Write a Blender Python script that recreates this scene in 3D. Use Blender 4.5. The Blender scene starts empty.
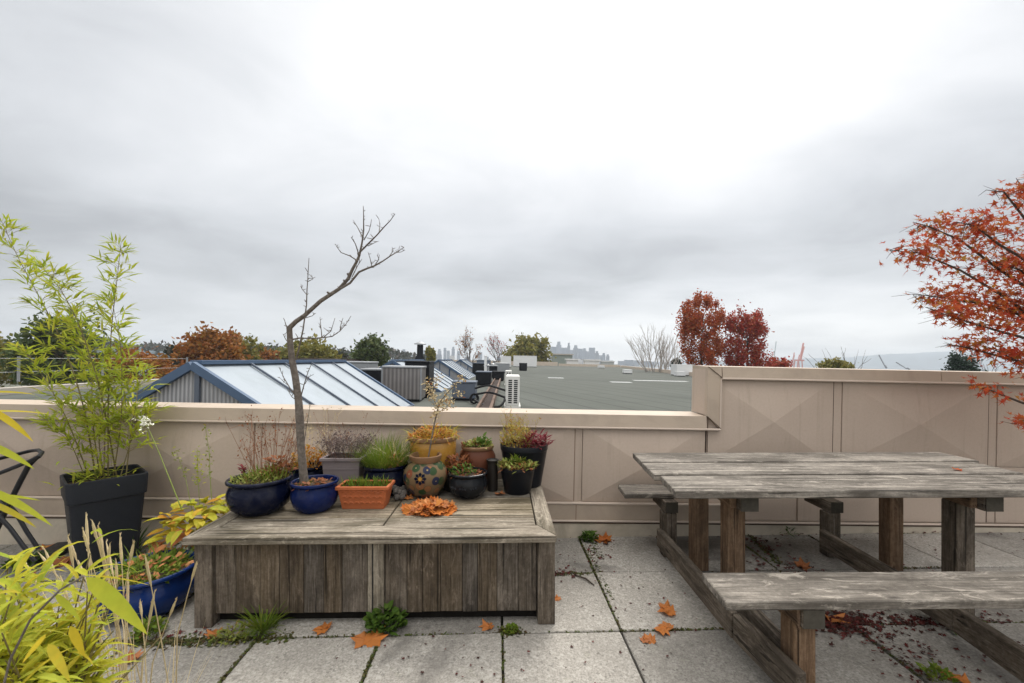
import bpy, bmesh, math, random
from mathutils import Vector, Matrix, Euler
random.seed(11)
R = random.random
def U(a, b): return a + (b - a) * random.random()
def GS(s): return random.gauss(0, s)

# ------------------------------------------------------------------ camera, world, sun, exposure
sc = bpy.context.scene
COL = sc.collection
CAMZ, FOC, HY = 1.379, 435.0, 361.0
cam_d = bpy.data.cameras.new('camera')
cam = bpy.data.objects.new('camera', cam_d)
COL.objects.link(cam)
cam.location = (0, 0, CAMZ)
cam.rotation_euler = (math.radians(90), 0, 0)
cam_d.sensor_width = 36
cam_d.lens = FOC / 1024 * 36
cam_d.shift_y = (HY - 341.5) / 1024
cam_d.clip_start = 0.02
cam_d.clip_end = 8000
cam_d.dof.use_dof = True
cam_d.dof.focus_distance = 3.4
cam_d.dof.aperture_fstop = 8.0
sc.camera = cam

SUN_DIR = Vector((0.22, 0.62, 0.76)).normalized()
world = bpy.data.worlds.new('World')
sc.world = world
world.use_nodes = True
sun_d = bpy.data.lights.new('sun', 'SUN')
sun = bpy.data.objects.new('sun', sun_d)
COL.objects.link(sun)
sun.rotation_euler = (-SUN_DIR).to_track_quat('-Z', 'Y').to_euler()
sun_d.energy = 1.2
sun_d.angle = math.radians(28)
sun_d.color = (1.0, 0.965, 0.91)
sc.view_settings.view_transform = 'Standard'
sc.view_settings.look = 'None'
sc.view_settings.exposure = 1.15
sc.view_settings.gamma = 1.0
sc.view_settings.use_curve_mapping = False
sc.cycles.use_denoising = True
try:
    sc.cycles.denoiser = 'OPENIMAGEDENOISE'
    sc.cycles.denoising_input_passes = 'RGB_ALBEDO_NORMAL'
    sc.cycles.denoising_prefilter = 'ACCURATE'
except Exception:
    pass
sc.cycles.max_bounces = 8
sc.cycles.transparent_max_bounces = 8
sc.cycles.sample_clamp_indirect = 8.0

class NT:
    """small node-tree helper"""
    def __init__(s, tree):
        s.t = tree
        s.t.nodes.clear()
    def n(s, typ, **kw):
        nd = s.t.nodes.new(typ)
        for k, v in kw.items():
            setattr(nd, k, v)
        return nd
    def l(s, a, b): s.t.links.new(a, b)
    def val(s, sock, v):
        if hasattr(v, 'is_linked') or hasattr(v, 'links'):
            s.l(v, sock)
        else:
            sock.default_value = v
    def math(s, op, a, b=0.0, c=None, clamp=False):
        nd = s.n('ShaderNodeMath', operation=op, use_clamp=clamp)
        s.val(nd.inputs[0], a); s.val(nd.inputs[1], b)
        if c is not None: s.val(nd.inputs[2], c)
        return nd.outputs[0]
    def vmath(s, op, a, b=(0, 0, 0)):
        nd = s.n('ShaderNodeVectorMath', operation=op)
        s.val(nd.inputs[0], a); s.val(nd.inputs[1], b)
        return nd.outputs[1] if op in ('DOT_PRODUCT', 'LENGTH') else nd.outputs[0]
    def noise(s, vec, scale, detail=4, rough=0.55, dist=0.0):
        nd = s.n('ShaderNodeTexNoise')
        s.l(vec, nd.inputs['Vector'])
        nd.inputs['Scale'].default_value = scale
        nd.inputs['Detail'].default_value = detail
        nd.inputs['Roughness'].default_value = rough
        nd.inputs['Distortion'].default_value = dist
        return nd.outputs['Fac']
    def ramp(s, fac, stops, interp='LINEAR'):
        nd = s.n('ShaderNodeValToRGB')
        cr = nd.color_ramp
        cr.interpolation = interp
        while len(cr.elements) < len(stops): cr.elements.new(0.5)
        for e, (p, c) in zip(cr.elements, stops):
            e.position = p
            e.color = (c, c, c, 1) if isinstance(c, (int, float)) else (*c[:3], 1)
        s.l(fac, nd.inputs[0])
        return nd.outputs[0]
    def mix(s, fac, a, b, blend='MIX'):
        nd = s.n('ShaderNodeMix', data_type='RGBA', blend_type=blend)
        s.val(nd.inputs[0], fac)
        for sock, v in ((nd.inputs[6], a), (nd.inputs[7], b)):
            if isinstance(v, (tuple, list)): sock.default_value = (*v[:3], 1)
            else: s.l(v, sock)
        return nd.outputs[2]
    def rng(s, v, a, b, c, d, smooth=False):
        nd = s.n('ShaderNodeMapRange')
        if smooth: nd.interpolation_type = 'SMOOTHSTEP'
        s.val(nd.inputs[0], v)
        for i, x in enumerate((a, b, c, d)): nd.inputs[i + 1].default_value = x
        return nd.outputs[0]

# --- the overcast sky
w = NT(world.node_tree)
tc = w.n('ShaderNodeTexCoord').outputs['Generated']
sep = w.n('ShaderNodeSeparateXYZ'); w.l(tc, sep.inputs[0])
sky = w.n('ShaderNodeTexSky', sky_type='NISHITA')
sky.sun_disc = False
sky.sun_elevation = math.asin(SUN_DIR.z)
sky.sun_rotation = math.atan2(SUN_DIR.x, SUN_DIR.y)
zc = w.math('ADD', w.math('MAXIMUM', sep.outputs[2], 0.0), 0.16)
cmb = w.n('ShaderNodeCombineXYZ')
w.l(w.math('DIVIDE', sep.outputs[0], zc), cmb.inputs[0])
w.l(w.math('DIVIDE', sep.outputs[1], zc), cmb.inputs[1])
pv = cmb.outputs[0]
mp = w.n('ShaderNodeMapping'); w.l(pv, mp.inputs[0])
mp.inputs['Scale'].default_value = (0.72, 0.85, 1.0)
mp.inputs['Location'].default_value = (1.7, 0.35, 0.0)
big = w.noise(mp.outputs[0], 0.55, 3, 0.5, 0.35)
fine = w.noise(mp.outputs[0], 2.0, 6, 0.6, 0.5)
glow = w.rng(w.vmath('DOT_PRODUCT', tc, tuple(Vector((0.14, 0.90, 0.52)).normalized())), 0.50, 0.99, 0.0, 1.0, True)
hor = w.rng(sep.outputs[2], 0.0, 0.17, 1.0, 0.0, True)
band = w.math('MULTIPLY', w.rng(sep.outputs[2], 0.05, 0.18, 0.0, 1.0, True), w.rng(sep.outputs[2], 0.20, 0.40, 1.0, 0.0, True))
L = w.math('MULTIPLY_ADD', glow, 0.215, 0.475)
L = w.math('ADD', L, w.math('MULTIPLY', w.math('SUBTRACT', big, 0.5), 0.72))
L = w.math('ADD', L, w.math('MULTIPLY', w.math('SUBTRACT', fine, 0.5), 0.27))
L = w.math('SUBTRACT', L, w.math('MULTIPLY', band, 0.16))
L = w.math('ADD', L, w.math('MULTIPLY', hor, -0.05))
L = w.math('MINIMUM', w.math('MAXIMUM', L, 0.33), 0.695)
L = w.math('MULTIPLY', L, w.rng(sep.outputs[2], 0.60, 0.95, 1.0, 3.9, True))
L = w.math('MULTIPLY', L, w.rng(sep.outputs[1], -0.1, -0.7, 1.0, 1.5, True))
tint = w.mix(w.rng(L, 0.5, 0.9, 0.0, 1.0), (0.97, 0.99, 1.02), (1.01, 1.0, 0.985))
cl = w.n('ShaderNodeVectorMath', operation='SCALE'); w.l(tint, cl.inputs[0]); w.l(w.math('MULTIPLY', L, 6.75), cl.inputs['Scale'])
skymix = w.mix(0.955, sky.outputs[0], cl.outputs[0])
bg = w.n('ShaderNodeBackground'); w.l(skymix, bg.inputs[0]); bg.inputs[1].default_value = 0.1
wo = w.n('ShaderNodeOutputWorld'); w.l(bg.outputs[0], wo.inputs[0])

# ------------------------------------------------------------------ materials
MATS = {}
def base_mat(name):
    m = bpy.data.materials.new(name); m.use_nodes = True
    nt = NT(m.node_tree)
    out = nt.n('ShaderNodeOutputMaterial')
    p = nt.n('ShaderNodeBsdfPrincipled')
    nt.l(p.outputs[0], out.inputs[0])
    MATS[name] = m
    return m, nt, p, out
def objco(nt): return nt.n('ShaderNodeTexCoord').outputs['Object']
def island(nt): return nt.n('ShaderNodeNewGeometry').outputs['Random Per Island']
def bump(nt, p, h, strength=0.3, dist=0.01):
    b = nt.n('ShaderNodeBump'); b.inputs['Strength'].default_value = strength; b.inputs['Distance'].default_value = dist
    nt.l(h, b.inputs['Height']); nt.l(b.outputs[0], p.inputs['Normal'])

def plain(name, c, rough=0.5, var=0.12, scale=9.0, metal=0.0, bmp=0.0, spec=0.22, coat=0.0, dirt=None, dirt_amt=0.5, dirt_scale=4.0):
    m, nt, p, o = base_mat(name)
    co = objco(nt)
    n = nt.noise(co, scale, 5, 0.6)
    col = nt.mix(n, tuple(x * (1 - var * 1.6) for x in c), tuple(min(1, x * (1 + var * 1.6)) for x in c))
    if dirt:
        d = nt.rng(nt.noise(co, dirt_scale, 6, 0.65, 0.4), 0.48, 0.72, 0.0, dirt_amt)
        col = nt.mix(d, col, dirt)
    nt.l(col, p.inputs['Base Color'])
    nt.l(nt.rng(nt.noise(co, scale * 2.3, 4), 0.3, 0.7, max(0.02, rough - 0.07), min(1, rough + 0.1)), p.inputs['Roughness'])
    p.inputs['Metallic'].default_value = metal
    p.inputs['Specular IOR Level'].default_value = spec
    if coat: p.inputs['Coat Weight'].default_value = coat; p.inputs['Coat Roughness'].default_value = 0.05
    if bmp: bump(nt, p, nt.noise(co, scale * 6, 4), bmp, 0.004)
    return m

def wood(name, axis, dark, mid, light, blotch=(0.05, 0.045, 0.04), bl=0.5, rough=0.85, grain=1.0):
    m, nt, p, o = base_mat(name)
    co = objco(nt)
    r = island(nt)
    rv = nt.n('ShaderNodeCombineXYZ')
    nt.l(nt.math('MULTIPLY', r, 31.0), rv.inputs[0]); nt.l(nt.math('MULTIPLY', r, 17.0), rv.inputs[1]); nt.l(nt.math('MULTIPLY', r, 53.0), rv.inputs[2])
    v = nt.vmath('ADD', co, rv.outputs[0])
    def st(a, b):
        s = [b, b, b]; s['xyz'.index(axis)] = a
        return nt.vmath('MULTIPLY', v, tuple(s))
    g1 = nt.noise(st(1.6, 30), 1.0, 8, 0.68, 0.9)
    g2 = nt.noise(st(7.0, 170), 1.0, 5, 0.7, 0.3)
    bn = nt.noise(st(1.8, 4.2), 1.0, 7, 0.66, 0.6)
    fl = nt.noise(st(5.5, 17), 1.0, 9, 0.78, 1.4)
    sp = nt.noise(v, 46, 6, 0.75, 0.2)
    gg = nt.math('ADD', nt.math('ADD', nt.math('MULTIPLY', g1, 0.48), nt.math('MULTIPLY', g2, 0.30)), nt.math('MULTIPLY', sp, 0.22))
    col = nt.ramp(gg, [(0.36, dark), (0.485, mid), (0.59, light)])
    col = nt.mix(nt.math('MULTIPLY', nt.rng(bn, 0.46, 0.62, 0, 1), bl), col, blotch)
    pale = nt.rng(fl, 0.54, 0.64, 0.0, 0.55 * grain)
    col = nt.mix(pale, col, tuple(min(1, x * 1.5) for x in light))
    crack = nt.rng(nt.noise(st(1.0, 62), 1.0, 4, 0.6, 0.3), 0.34, 0.40, 1.0, 0.0)
    col = nt.mix(nt.math('MULTIPLY', crack, 0.85), col, tuple(x * 0.16 for x in mid))
    vo = nt.n('ShaderNodeTexVoronoi'); nt.l(nt.vmath('ADD', st(3.0, 9.0), (GS(3), GS(3), GS(3))), vo.inputs['Vector']); vo.inputs['Scale'].default_value = 1.0
    knot = nt.rng(vo.outputs['Distance'], 0.05, 0.13, 1.0, 0.0, True)
    col = nt.mix(nt.math('MULTIPLY', knot, 0.8), col, tuple(x * 0.22 for x in mid))
    hv = nt.n('ShaderNodeHueSaturation')
    nt.l(nt.rng(r, 0, 1, 0.78, 1.2), hv.inputs['Value']); nt.l(nt.rng(nt.math('FRACT', nt.math('MULTIPLY', r, 7.3)), 0, 1, 0.8, 1.25), hv.inputs['Saturation'])
    nt.l(col, hv.inputs['Color'])
    nt.l(hv.outputs[0], p.inputs['Base Color'])
    p.inputs['Roughness'].default_value = rough
    p.inputs['Specular IOR Level'].default_value = 0.18
    bump(nt, p, nt.math('SUBTRACT', gg, nt.math('MULTIPLY', crack, 0.5)), 0.9, 0.008)
    return m

def leafmat(name, cols, trans=0.35, rough=0.55, spec=0.14):
    m, nt, p, o = base_mat(name)
    r = island(nt)
    k = len(cols)
    col = nt.ramp(r, [((i + 0.5) / k, c) for i, c in enumerate(cols)])
    co = objco(nt)
    nb = nt.noise(co, 16, 5, 0.6, 0.4)
    nz = nt.noise(co, 40, 3)
    col = nt.mix(nt.rng(nb, 0.5, 0.68, 0.0, 0.5), col, tuple(min(0.8, x) for x in cols[0]))
    col = nt.mix(nt.rng(nb, 0.50, 0.36, 0.0, 0.45), col, tuple(min(0.8, x) for x in cols[-1]))
    col = nt.mix(nt.rng(nz, 0.35, 0.7, 0.0, 0.45), col, tuple(sum(c[i] for c in cols) / k * 0.7 for i in range(3)))
    nt.l(col, p.inputs['Base Color'])
    p.inputs['Roughness'].default_value = rough
    p.inputs['Specular IOR Level'].default_value = spec
    tr = nt.n('ShaderNodeBsdfTranslucent'); nt.l(col, tr.inputs[0])
    mx = nt.n('ShaderNodeMixShader'); mx.inputs[0].default_value = trans
    nt.l(p.outputs[0], mx.inputs[1]); nt.l(tr.outputs[0], mx.inputs[2])
    nt.l(mx.outputs[0], o.inputs[0])
    return m

def paver_mat():
    m, nt, p, o = base_mat('paver')
    co = objco(nt); r = island(nt)
    a = nt.noise(co, 120, 3, 0.6)
    b = nt.noise(co, 2.1, 6, 0.62, 0.3)
    vo = nt.n('ShaderNodeTexVoronoi'); nt.l(co, vo.inputs['Vector']); vo.inputs['Scale'].default_value = 85
    ag = nt.rng(vo.outputs['Distance'], 0.1, 0.55, 0.0, 1.0)
    col = nt.ramp(a, [(0.3, (0.175, 0.160, 0.139)), (0.48, (0.275, 0.254, 0.222)), (0.7, (0.37, 0.345, 0.305))])
    sepc = nt.n('ShaderNodeSeparateColor'); nt.l(vo.outputs['Color'], sepc.inputs[0])
    col = nt.mix(nt.rng(sepc.outputs[0], 0.55, 1.0, 0.0, 0.55), col, (0.45, 0.425, 0.38))
    col = nt.mix(nt.rng(sepc.outputs[1], 0.85, 1.0, 0.0, 0.45), col, (0.10, 0.092, 0.082))
    col = nt.mix(nt.rng(b, 0.46, 0.72, 0.0, 0.5), col, (0.150, 0.136, 0.116))
    st = nt.rng(nt.noise(co, 0.95, 5, 0.6, 0.6), 0.55, 0.62, 0.0, 0.62)
    col = nt.mix(st, col, (0.085, 0.077, 0.068))
    sp = nt.rng(nt.noise(co, 26, 2, 0.4), 0.72, 0.77, 0.0, 0.5)
    col = nt.mix(sp, col, (0.06, 0.052, 0.042))
    lich = nt.rng(nt.noise(co, 7, 6, 0.75, 0.5), 0.60, 0.72, 0.0, 0.28)
    col = nt.mix(lich, col, (0.22, 0.23, 0.14))
    hv = nt.n('ShaderNodeHueSaturation'); nt.l(nt.rng(r, 0, 1, 0.76, 1.14), hv.inputs['Value']); nt.l(col, hv.inputs['Color'])
    nt.l(hv.outputs[0], p.inputs['Base Color'])
    p.inputs['Roughness'].default_value = 0.85
    p.inputs['Specular IOR Level'].default_value = 0.3
    bump(nt, p, nt.math('ADD', nt.math('MULTIPLY', ag, 0.5), a), 0.5, 0.004)
    return m

def roof_mat():
    m, nt, p, o = base_mat('roof_membrane')
    co = objco(nt)
    a = nt.noise(co, 0.35, 6, 0.6, 0.3); b = nt.noise(co, 6, 4)
    col = nt.mix(a, (0.070, 0.076, 0.066), (0.118, 0.125, 0.108))
    col = nt.mix(nt.rng(b, 0.4, 0.8, 0, 0.3), col, (0.06, 0.065, 0.058))
    sp = nt.n('ShaderNodeSeparateXYZ'); nt.l(co, sp.inputs[0])
    u = nt.math('FRACT', nt.math('MULTIPLY', nt.math('ADD', sp.outputs[0], nt.math('MULTIPLY', sp.outputs[1], 0.31)), 1.05))
    fl_ = nt.n('ShaderNodeTexWhiteNoise', noise_dimensions='1D')
    nt.l(nt.math('FLOOR', nt.math('MULTIPLY', nt.math('ADD', sp.outputs[0], nt.math('MULTIPLY', sp.outputs[1], 0.31)), 1.05)), fl_.inputs['W'])
    col = nt.mix(nt.rng(fl_.outputs['Value'], 0, 1, 0.0, 0.42), col, (0.062, 0.068, 0.056))
    pud = nt.rng(nt.noise(co, 0.22, 4, 0.5, 0.8), 0.56, 0.62, 0.0, 0.4)
    col = nt.mix(pud, col, (0.055, 0.06, 0.052))
    seam = nt.rng(nt.math('ABSOLUTE', nt.math('SUBTRACT', u, 0.5)), 0.0, 0.08, 0.85, 0.0)
    col = nt.mix(seam, col, (0.045, 0.048, 0.042))
    nt.l(col, p.inputs['Base Color']); p.inputs['Roughness'].default_value = 0.9; p.inputs['Specular IOR Level'].default_value = 0.2
    return m

def corrugated(name, c1, c2, freq, axis=0, rough=0.4):
    m, nt, p, o = base_mat(name)
    co = objco(nt)
    sp = nt.n('ShaderNodeSeparateXYZ'); nt.l(co, sp.inputs[0])
    s = nt.math('SINE', nt.math('MULTIPLY', sp.outputs[axis], freq))
    n = nt.noise(co, 2.2, 5)
    col = nt.mix(nt.rng(s, -1, 1, 0, 1), c1, c2)
    col = nt.mix(nt.rng(n, 0.4, 0.75, 0, 0.4), col, tuple(x * 0.75 for x in c1))
    nt.l(col, p.inputs['Base Color']); p.inputs['Roughness'].default_value = rough
    bump(nt, p, s, 0.4, 0.02)
    return m

def talavera():
    m, nt, p, o = base_mat('painted_clay')
    co = objco(nt)
    vo = nt.n('ShaderNodeTexVoronoi'); nt.l(co, vo.inputs['Vector']); vo.inputs['Scale'].default_value = 19
    d = vo.outputs['Distance']
    sepc = nt.n('ShaderNodeSeparateColor'); nt.l(vo.outputs['Color'], sepc.inputs[0])
    pet = nt.ramp(sepc.outputs[0], [(0.0, (0.03, 0.06, 0.022)), (0.3, (0.20, 0.055, 0.025)), (0.55, (0.02, 0.024, 0.05)), (0.8, (0.26, 0.12, 0.05))], 'CONSTANT')
    col = nt.mix(nt.rng(d, 0.50, 0.58, 1.0, 0.0), (0.17, 0.115, 0.06), pet)
    col = nt.mix(nt.rng(d, 0.10, 0.14, 1.0, 0.0), col, (0.30, 0.22, 0.11))
    ring = nt.math('SUBTRACT', nt.rng(d, 0.50, 0.53, 0, 1), nt.rng(d, 0.56, 0.6, 0, 1))
    col = nt.mix(nt.math('MULTIPLY', ring, 0.6), col, (0.07, 0.06, 0.04))
    n = nt.noise(co, 14, 5)
    col = nt.mix(nt.rng(n, 0.5, 0.75, 0, 0.5), col, (0.22, 0.15, 0.09))
    nt.l(col, p.inputs['Base Color']); p.inputs['Roughness'].default_value = 0.45; p.inputs['Specular IOR Level'].default_value = 0.15
    return m

def facade(name, c, glass, sx, sz):
    m, nt, p, o = base_mat(name)
    co = objco(nt)
    sp = nt.n('ShaderNodeSeparateXYZ'); nt.l(co, sp.inputs[0])
    h = nt.math('ADD', sp.outputs[0], sp.outputs[1])
    a = nt.math('GREATER_THAN', nt.math('FRACT', nt.math('MULTIPLY', h, 1 / sx)), 0.35)
    b = nt.math('GREATER_THAN', nt.math('FRACT', nt.math('MULTIPLY', sp.outputs[2], 1 / sz)), 0.4)
    col = nt.mix(nt.math('MULTIPLY', a, b), c, glass)
    nt.l(col, p.inputs['Base Color']); p.inputs['Roughness'].default_value = 0.5
    return m

paver_mat(); roof_mat(); talavera()
plain('joint_soil', (0.035, 0.032, 0.022), 0.95, 0.5, 14, bmp=0.4, dirt=(0.05, 0.075, 0.02), dirt_amt=0.8, dirt_scale=3)
def wall_mat():
    m, nt, p, o = base_mat('wall_panel')
    co = objco(nt)
    n = nt.noise(co, 2.4, 6, 0.6, 0.3)
    col = nt.mix(n, (0.455, 0.362, 0.290), (0.535, 0.435, 0.352))
    dr = nt.noise(nt.vmath('MULTIPLY', co, (16, 16, 0.9)), 1.0, 5, 0.6, 0.2)
    col = nt.mix(nt.rng(dr, 0.54, 0.72, 0.0, 0.32), col, (0.30, 0.235, 0.175))
    sc_ = nt.noise(nt.vmath('MULTIPLY', co, (5, 5, 26)), 1.0, 6, 0.7, 0.5)
    col = nt.mix(nt.rng(sc_, 0.62, 0.72, 0.0, 0.22), col, (0.33, 0.25, 0.19))
    sp = nt.noise(co, 60, 4, 0.6)
    col = nt.mix(nt.rng(sp, 0.4, 0.7, 0.0, 0.12), col, (0.28, 0.22, 0.17))
    nt.l(col, p.inputs['Base Color']); p.inputs['Roughness'].default_value = 0.6; p.inputs['Specular IOR Level'].default_value = 0.3
    bump(nt, p, nt.noise(co, 1.6, 2, 0.4), 0.25, 0.03)
wall_mat()
plain('wall_cap', (0.46, 0.372, 0.288), 0.55, 0.05, 3.0, spec=0.35, dirt=(0.29, 0.23, 0.18), dirt_amt=0.5, dirt_scale=2.6)
plain('wall_bead', (0.55, 0.455, 0.375), 0.5, 0.05, 5.0)
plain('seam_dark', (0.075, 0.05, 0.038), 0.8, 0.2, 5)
plain('seam_brown', (0.27, 0.19, 0.14), 0.8, 0.1, 5)
plain('curb', (0.56, 0.49, 0.39), 0.8, 0.12, 7, bmp=0.1, dirt=(0.2, 0.17, 0.12), dirt_amt=0.5)
for ax in 'xyz':
    wood('wood_grey_' + ax, ax, (0.059, 0.051, 0.043), (0.148, 0.130, 0.109), (0.285, 0.253, 0.212), (0.059, 0.050, 0.040), 0.75)
    wood('wood_box_' + ax, ax, (0.075, 0.060, 0.044), (0.181, 0.152, 0.115), (0.306, 0.266, 0.207), (0.073, 0.061, 0.039), 0.7)
    wood('wood_brown_' + ax, ax, (0.040, 0.031, 0.022), (0.104, 0.082, 0.060), (0.190, 0.156, 0.122), (0.037, 0.029, 0.022), 0.75, grain=0.7)
    wood('wood_post_' + ax, ax, (0.054, 0.030, 0.017), (0.126, 0.076, 0.043), (0.216, 0.140, 0.084), (0.048, 0.032, 0.021), 0.55, grain=0.5)
plain('end_grain', (0.062, 0.055, 0.043), 0.9, 0.3, 40, bmp=0.3)
plain('glaze_navy', (0.004, 0.006, 0.020), 0.10, 0.3, 7, spec=0.17, dirt=(0.10, 0.095, 0.085), dirt_amt=0.16, dirt_scale=14)
plain('glaze_blue', (0.004, 0.011, 0.062), 0.10, 0.45, 9, spec=0.17, dirt=(0.10, 0.095, 0.085), dirt_amt=0.16, dirt_scale=14)
plain('glaze_cobalt', (0.006, 0.024, 0.115), 0.10, 0.4, 8, spec=0.24, dirt=(0.005, 0.012, 0.05), dirt_amt=0.7)
plain('glaze_black', (0.010, 0.011, 0.013), 0.10, 0.3, 12, spec=0.17, dirt=(0.10, 0.095, 0.085), dirt_amt=0.16, dirt_scale=14)
plain('glaze_yellow', (0.42, 0.22, 0.04), 0.25, 0.15, 9, coat=0.4, dirt=(0.24, 0.11, 0.03), dirt_amt=0.6, dirt_scale=9)
plain('glaze_rust', (0.105, 0.034, 0.016), 0.45, 0.25, 10, dirt=(0.08, 0.04, 0.025), dirt_amt=0.7)
plain('terracotta', (0.40, 0.115, 0.042), 0.75, 0.12, 14, bmp=0.12, dirt=(0.30, 0.10, 0.05), dirt_amt=0.4)
plain('clay_rim', (0.22, 0.125, 0.065), 0.6, 0.15, 14)
plain('plastic_grey', (0.24, 0.20, 0.195), 0.55, 0.06, 8)
plain('plastic_black', (0.008, 0.009, 0.012), 0.35, 0.15, 10, spec=0.22)
plain('plastic_slate', (0.017, 0.019, 0.024), 0.5, 0.08, 30, bmp=0.08, spec=0.25)
plain('dark_vase', (0.018, 0.014, 0.011), 0.5, 0.2, 10, spec=0.25)
plain('soil', (0.045, 0.032, 0.022), 0.95, 0.5, 45, bmp=0.6, dirt=(0.15, 0.075, 0.03), dirt_amt=0.6, dirt_scale=40)
plain('bark_grey', (0.13, 0.108, 0.09), 0.85, 0.45, 60, bmp=0.6, dirt=(0.27, 0.24, 0.205), dirt_amt=0.6, dirt_scale=30)
plain('bark_dark', (0.075, 0.058, 0.046), 0.9, 0.3, 20)
plain('bark_pale', (0.42, 0.39, 0.36), 0.85, 0.2, 3)
plain('cane', (0.16, 0.13, 0.05), 0.5, 0.3, 20)
plain('stem_green', (0.24, 0.30, 0.07), 0.6, 0.2, 30)
plain('straw', (0.56, 0.45, 0.26), 0.7, 0.2, 40)
plain('petal_white', (0.75, 0.74, 0.62), 0.6, 0.1, 40)
plain('steel_black', (0.016, 0.016, 0.018), 0.38, 0.1, 20)
plain('sling', (0.02, 0.021, 0.023), 0.8, 0.2, 90)
plain('under_box_shade', (0.012, 0.010, 0.008), 0.95, 0.3, 10)  # near-black colour standing in for the shade beneath the deck box
plain('stone', (0.13, 0.115, 0.10), 0.85, 0.5, 60, bmp=0.8)
plain('blue_frame', (0.075, 0.118, 0.19), 0.5, 0.1, 4, spec=0.25)
plain('bar_grey', (0.11, 0.13, 0.165), 0.5, 0.1, 4)
plain('polycarbonate', (0.31, 0.35, 0.385), 0.4, 0.06, 1.3, spec=0.3, dirt=(0.23, 0.265, 0.285), dirt_amt=0.6, dirt_scale=1.6)
corrugated('gable_sheet', (0.22, 0.225, 0.235), (0.46, 0.465, 0.48), 120.0)
corrugated('condenser_fins', (0.12, 0.11, 0.105), (0.26, 0.24, 0.23), 62.0)
plain('metal_grey', (0.30, 0.31, 0.32), 0.45, 0.1, 5, metal=0.4)
plain('metal_white', (0.72, 0.71, 0.67), 0.45, 0.05, 6)
plain('metal_dark', (0.010, 0.011, 0.014), 0.5, 0.2, 6, spec=0.2)
plain('slot_dark', (0.008, 0.009, 0.01), 0.8, 0.1, 6)
plain('rust', (0.035, 0.022, 0.017), 0.85, 0.35, 4)
plain('wood_far', (0.15, 0.10, 0.075), 0.85, 0.2, 3)
plain('cable', (0.012, 0.012, 0.013), 0.6, 0.1, 6)
plain('white_paint', (0.74, 0.74, 0.73), 0.6, 0.05, 1)
plain('tan_parapet', (0.56, 0.47, 0.38), 0.7, 0.07, 1)
plain('membrane_pale', (0.44, 0.45, 0.44), 0.8, 0.12, 3)
plain('plaster', (0.42, 0.38, 0.33), 0.8, 0.08, 1)
plain('sage', (0.24, 0.27, 0.24), 0.7, 0.06, 1)
plain('ground', (0.085, 0.085, 0.06), 0.95, 0.4, 0.02, dirt=(0.16, 0.155, 0.14), dirt_amt=0.6, dirt_scale=0.01)
plain('water', (0.05, 0.075, 0.095), 0.25, 0.1, 0.01)
plain('hill', (0.11, 0.14, 0.16), 0.95, 0.3, 0.02)
plain('crane_red', (0.60, 0.15, 0.09), 0.5, 0.1, 1)
plain('crane_grey', (0.10, 0.10, 0.11), 0.5, 0.1, 1)
plain('crane_pale', (0.40, 0.46, 0.45), 0.5, 0.1, 1)
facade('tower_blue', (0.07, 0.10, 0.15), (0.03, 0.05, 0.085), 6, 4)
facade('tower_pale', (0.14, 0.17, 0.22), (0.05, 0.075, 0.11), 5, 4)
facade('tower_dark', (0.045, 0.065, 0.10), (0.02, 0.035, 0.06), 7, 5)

leafmat('leaf_bamboo', [(0.347, 0.428, 0.040), (0.485, 0.535, 0.053), (0.231, 0.345, 0.035), (0.416, 0.451, 0.044), (0.531, 0.499, 0.062)], 0.45)
leafmat('leaf_gold', [(0.558, 0.552, 0.050), (0.594, 0.515, 0.050), (0.414, 0.497, 0.045), (0.612, 0.460, 0.040), (0.324, 0.423, 0.050), (0.558, 0.570, 0.080)], 0.5)
leafmat('leaf_hosta', [(0.60, 0.56, 0.05), (0.52, 0.55, 0.06), (0.42, 0.50, 0.06), (0.66, 0.46, 0.05), (0.60, 0.26, 0.04)], 0.4)
leafmat('leaf_green', [(0.054, 0.107, 0.017), (0.084, 0.149, 0.022), (0.038, 0.083, 0.014), (0.107, 0.173, 0.028)], 0.3)
leafmat('leaf_grass', [(0.116, 0.188, 0.018), (0.160, 0.242, 0.026), (0.080, 0.144, 0.016), (0.222, 0.242, 0.037)], 0.35)
leafmat('leaf_sedum', [(0.270, 0.303, 0.065), (0.180, 0.250, 0.043), (0.360, 0.357, 0.108), (0.306, 0.178, 0.065), (0.216, 0.268, 0.054)], 0.25)
leafmat('leaf_autumn_mix', [(0.462, 0.266, 0.035), (0.528, 0.171, 0.028), (0.286, 0.228, 0.042), (0.550, 0.304, 0.049), (0.374, 0.095, 0.021)], 0.35)
leafmat('leaf_yellow_red', [(0.44, 0.40, 0.08), (0.40, 0.12, 0.05), (0.36, 0.38, 0.10), (0.48, 0.34, 0.08)], 0.35)
leafmat('leaf_burgundy', [(0.15, 0.018, 0.03), (0.22, 0.03, 0.04), (0.10, 0.015, 0.025), (0.28, 0.06, 0.06)], 0.3)
leafmat('leaf_rust_dry', [(0.30, 0.10, 0.035), (0.22, 0.08, 0.035), (0.36, 0.15, 0.06), (0.16, 0.06, 0.03)], 0.25)
leafmat('leaf_heather', [(0.14, 0.10, 0.095), (0.20, 0.15, 0.13), (0.24, 0.19, 0.15), (0.11, 0.08, 0.085)], 0.2)
leafmat('leaf_maple', [(0.428, 0.047, 0.024), (0.548, 0.089, 0.031), (0.310, 0.031, 0.020), (0.619, 0.155, 0.039), (0.476, 0.063, 0.027), (0.571, 0.126, 0.037), (0.428, 0.230, 0.039)], 0.42)
leafmat('leaf_fallen', [(0.55, 0.17, 0.03), (0.62, 0.27, 0.07), (0.42, 0.10, 0.022), (0.64, 0.33, 0.12), (0.52, 0.15, 0.03)], 0.25)
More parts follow.
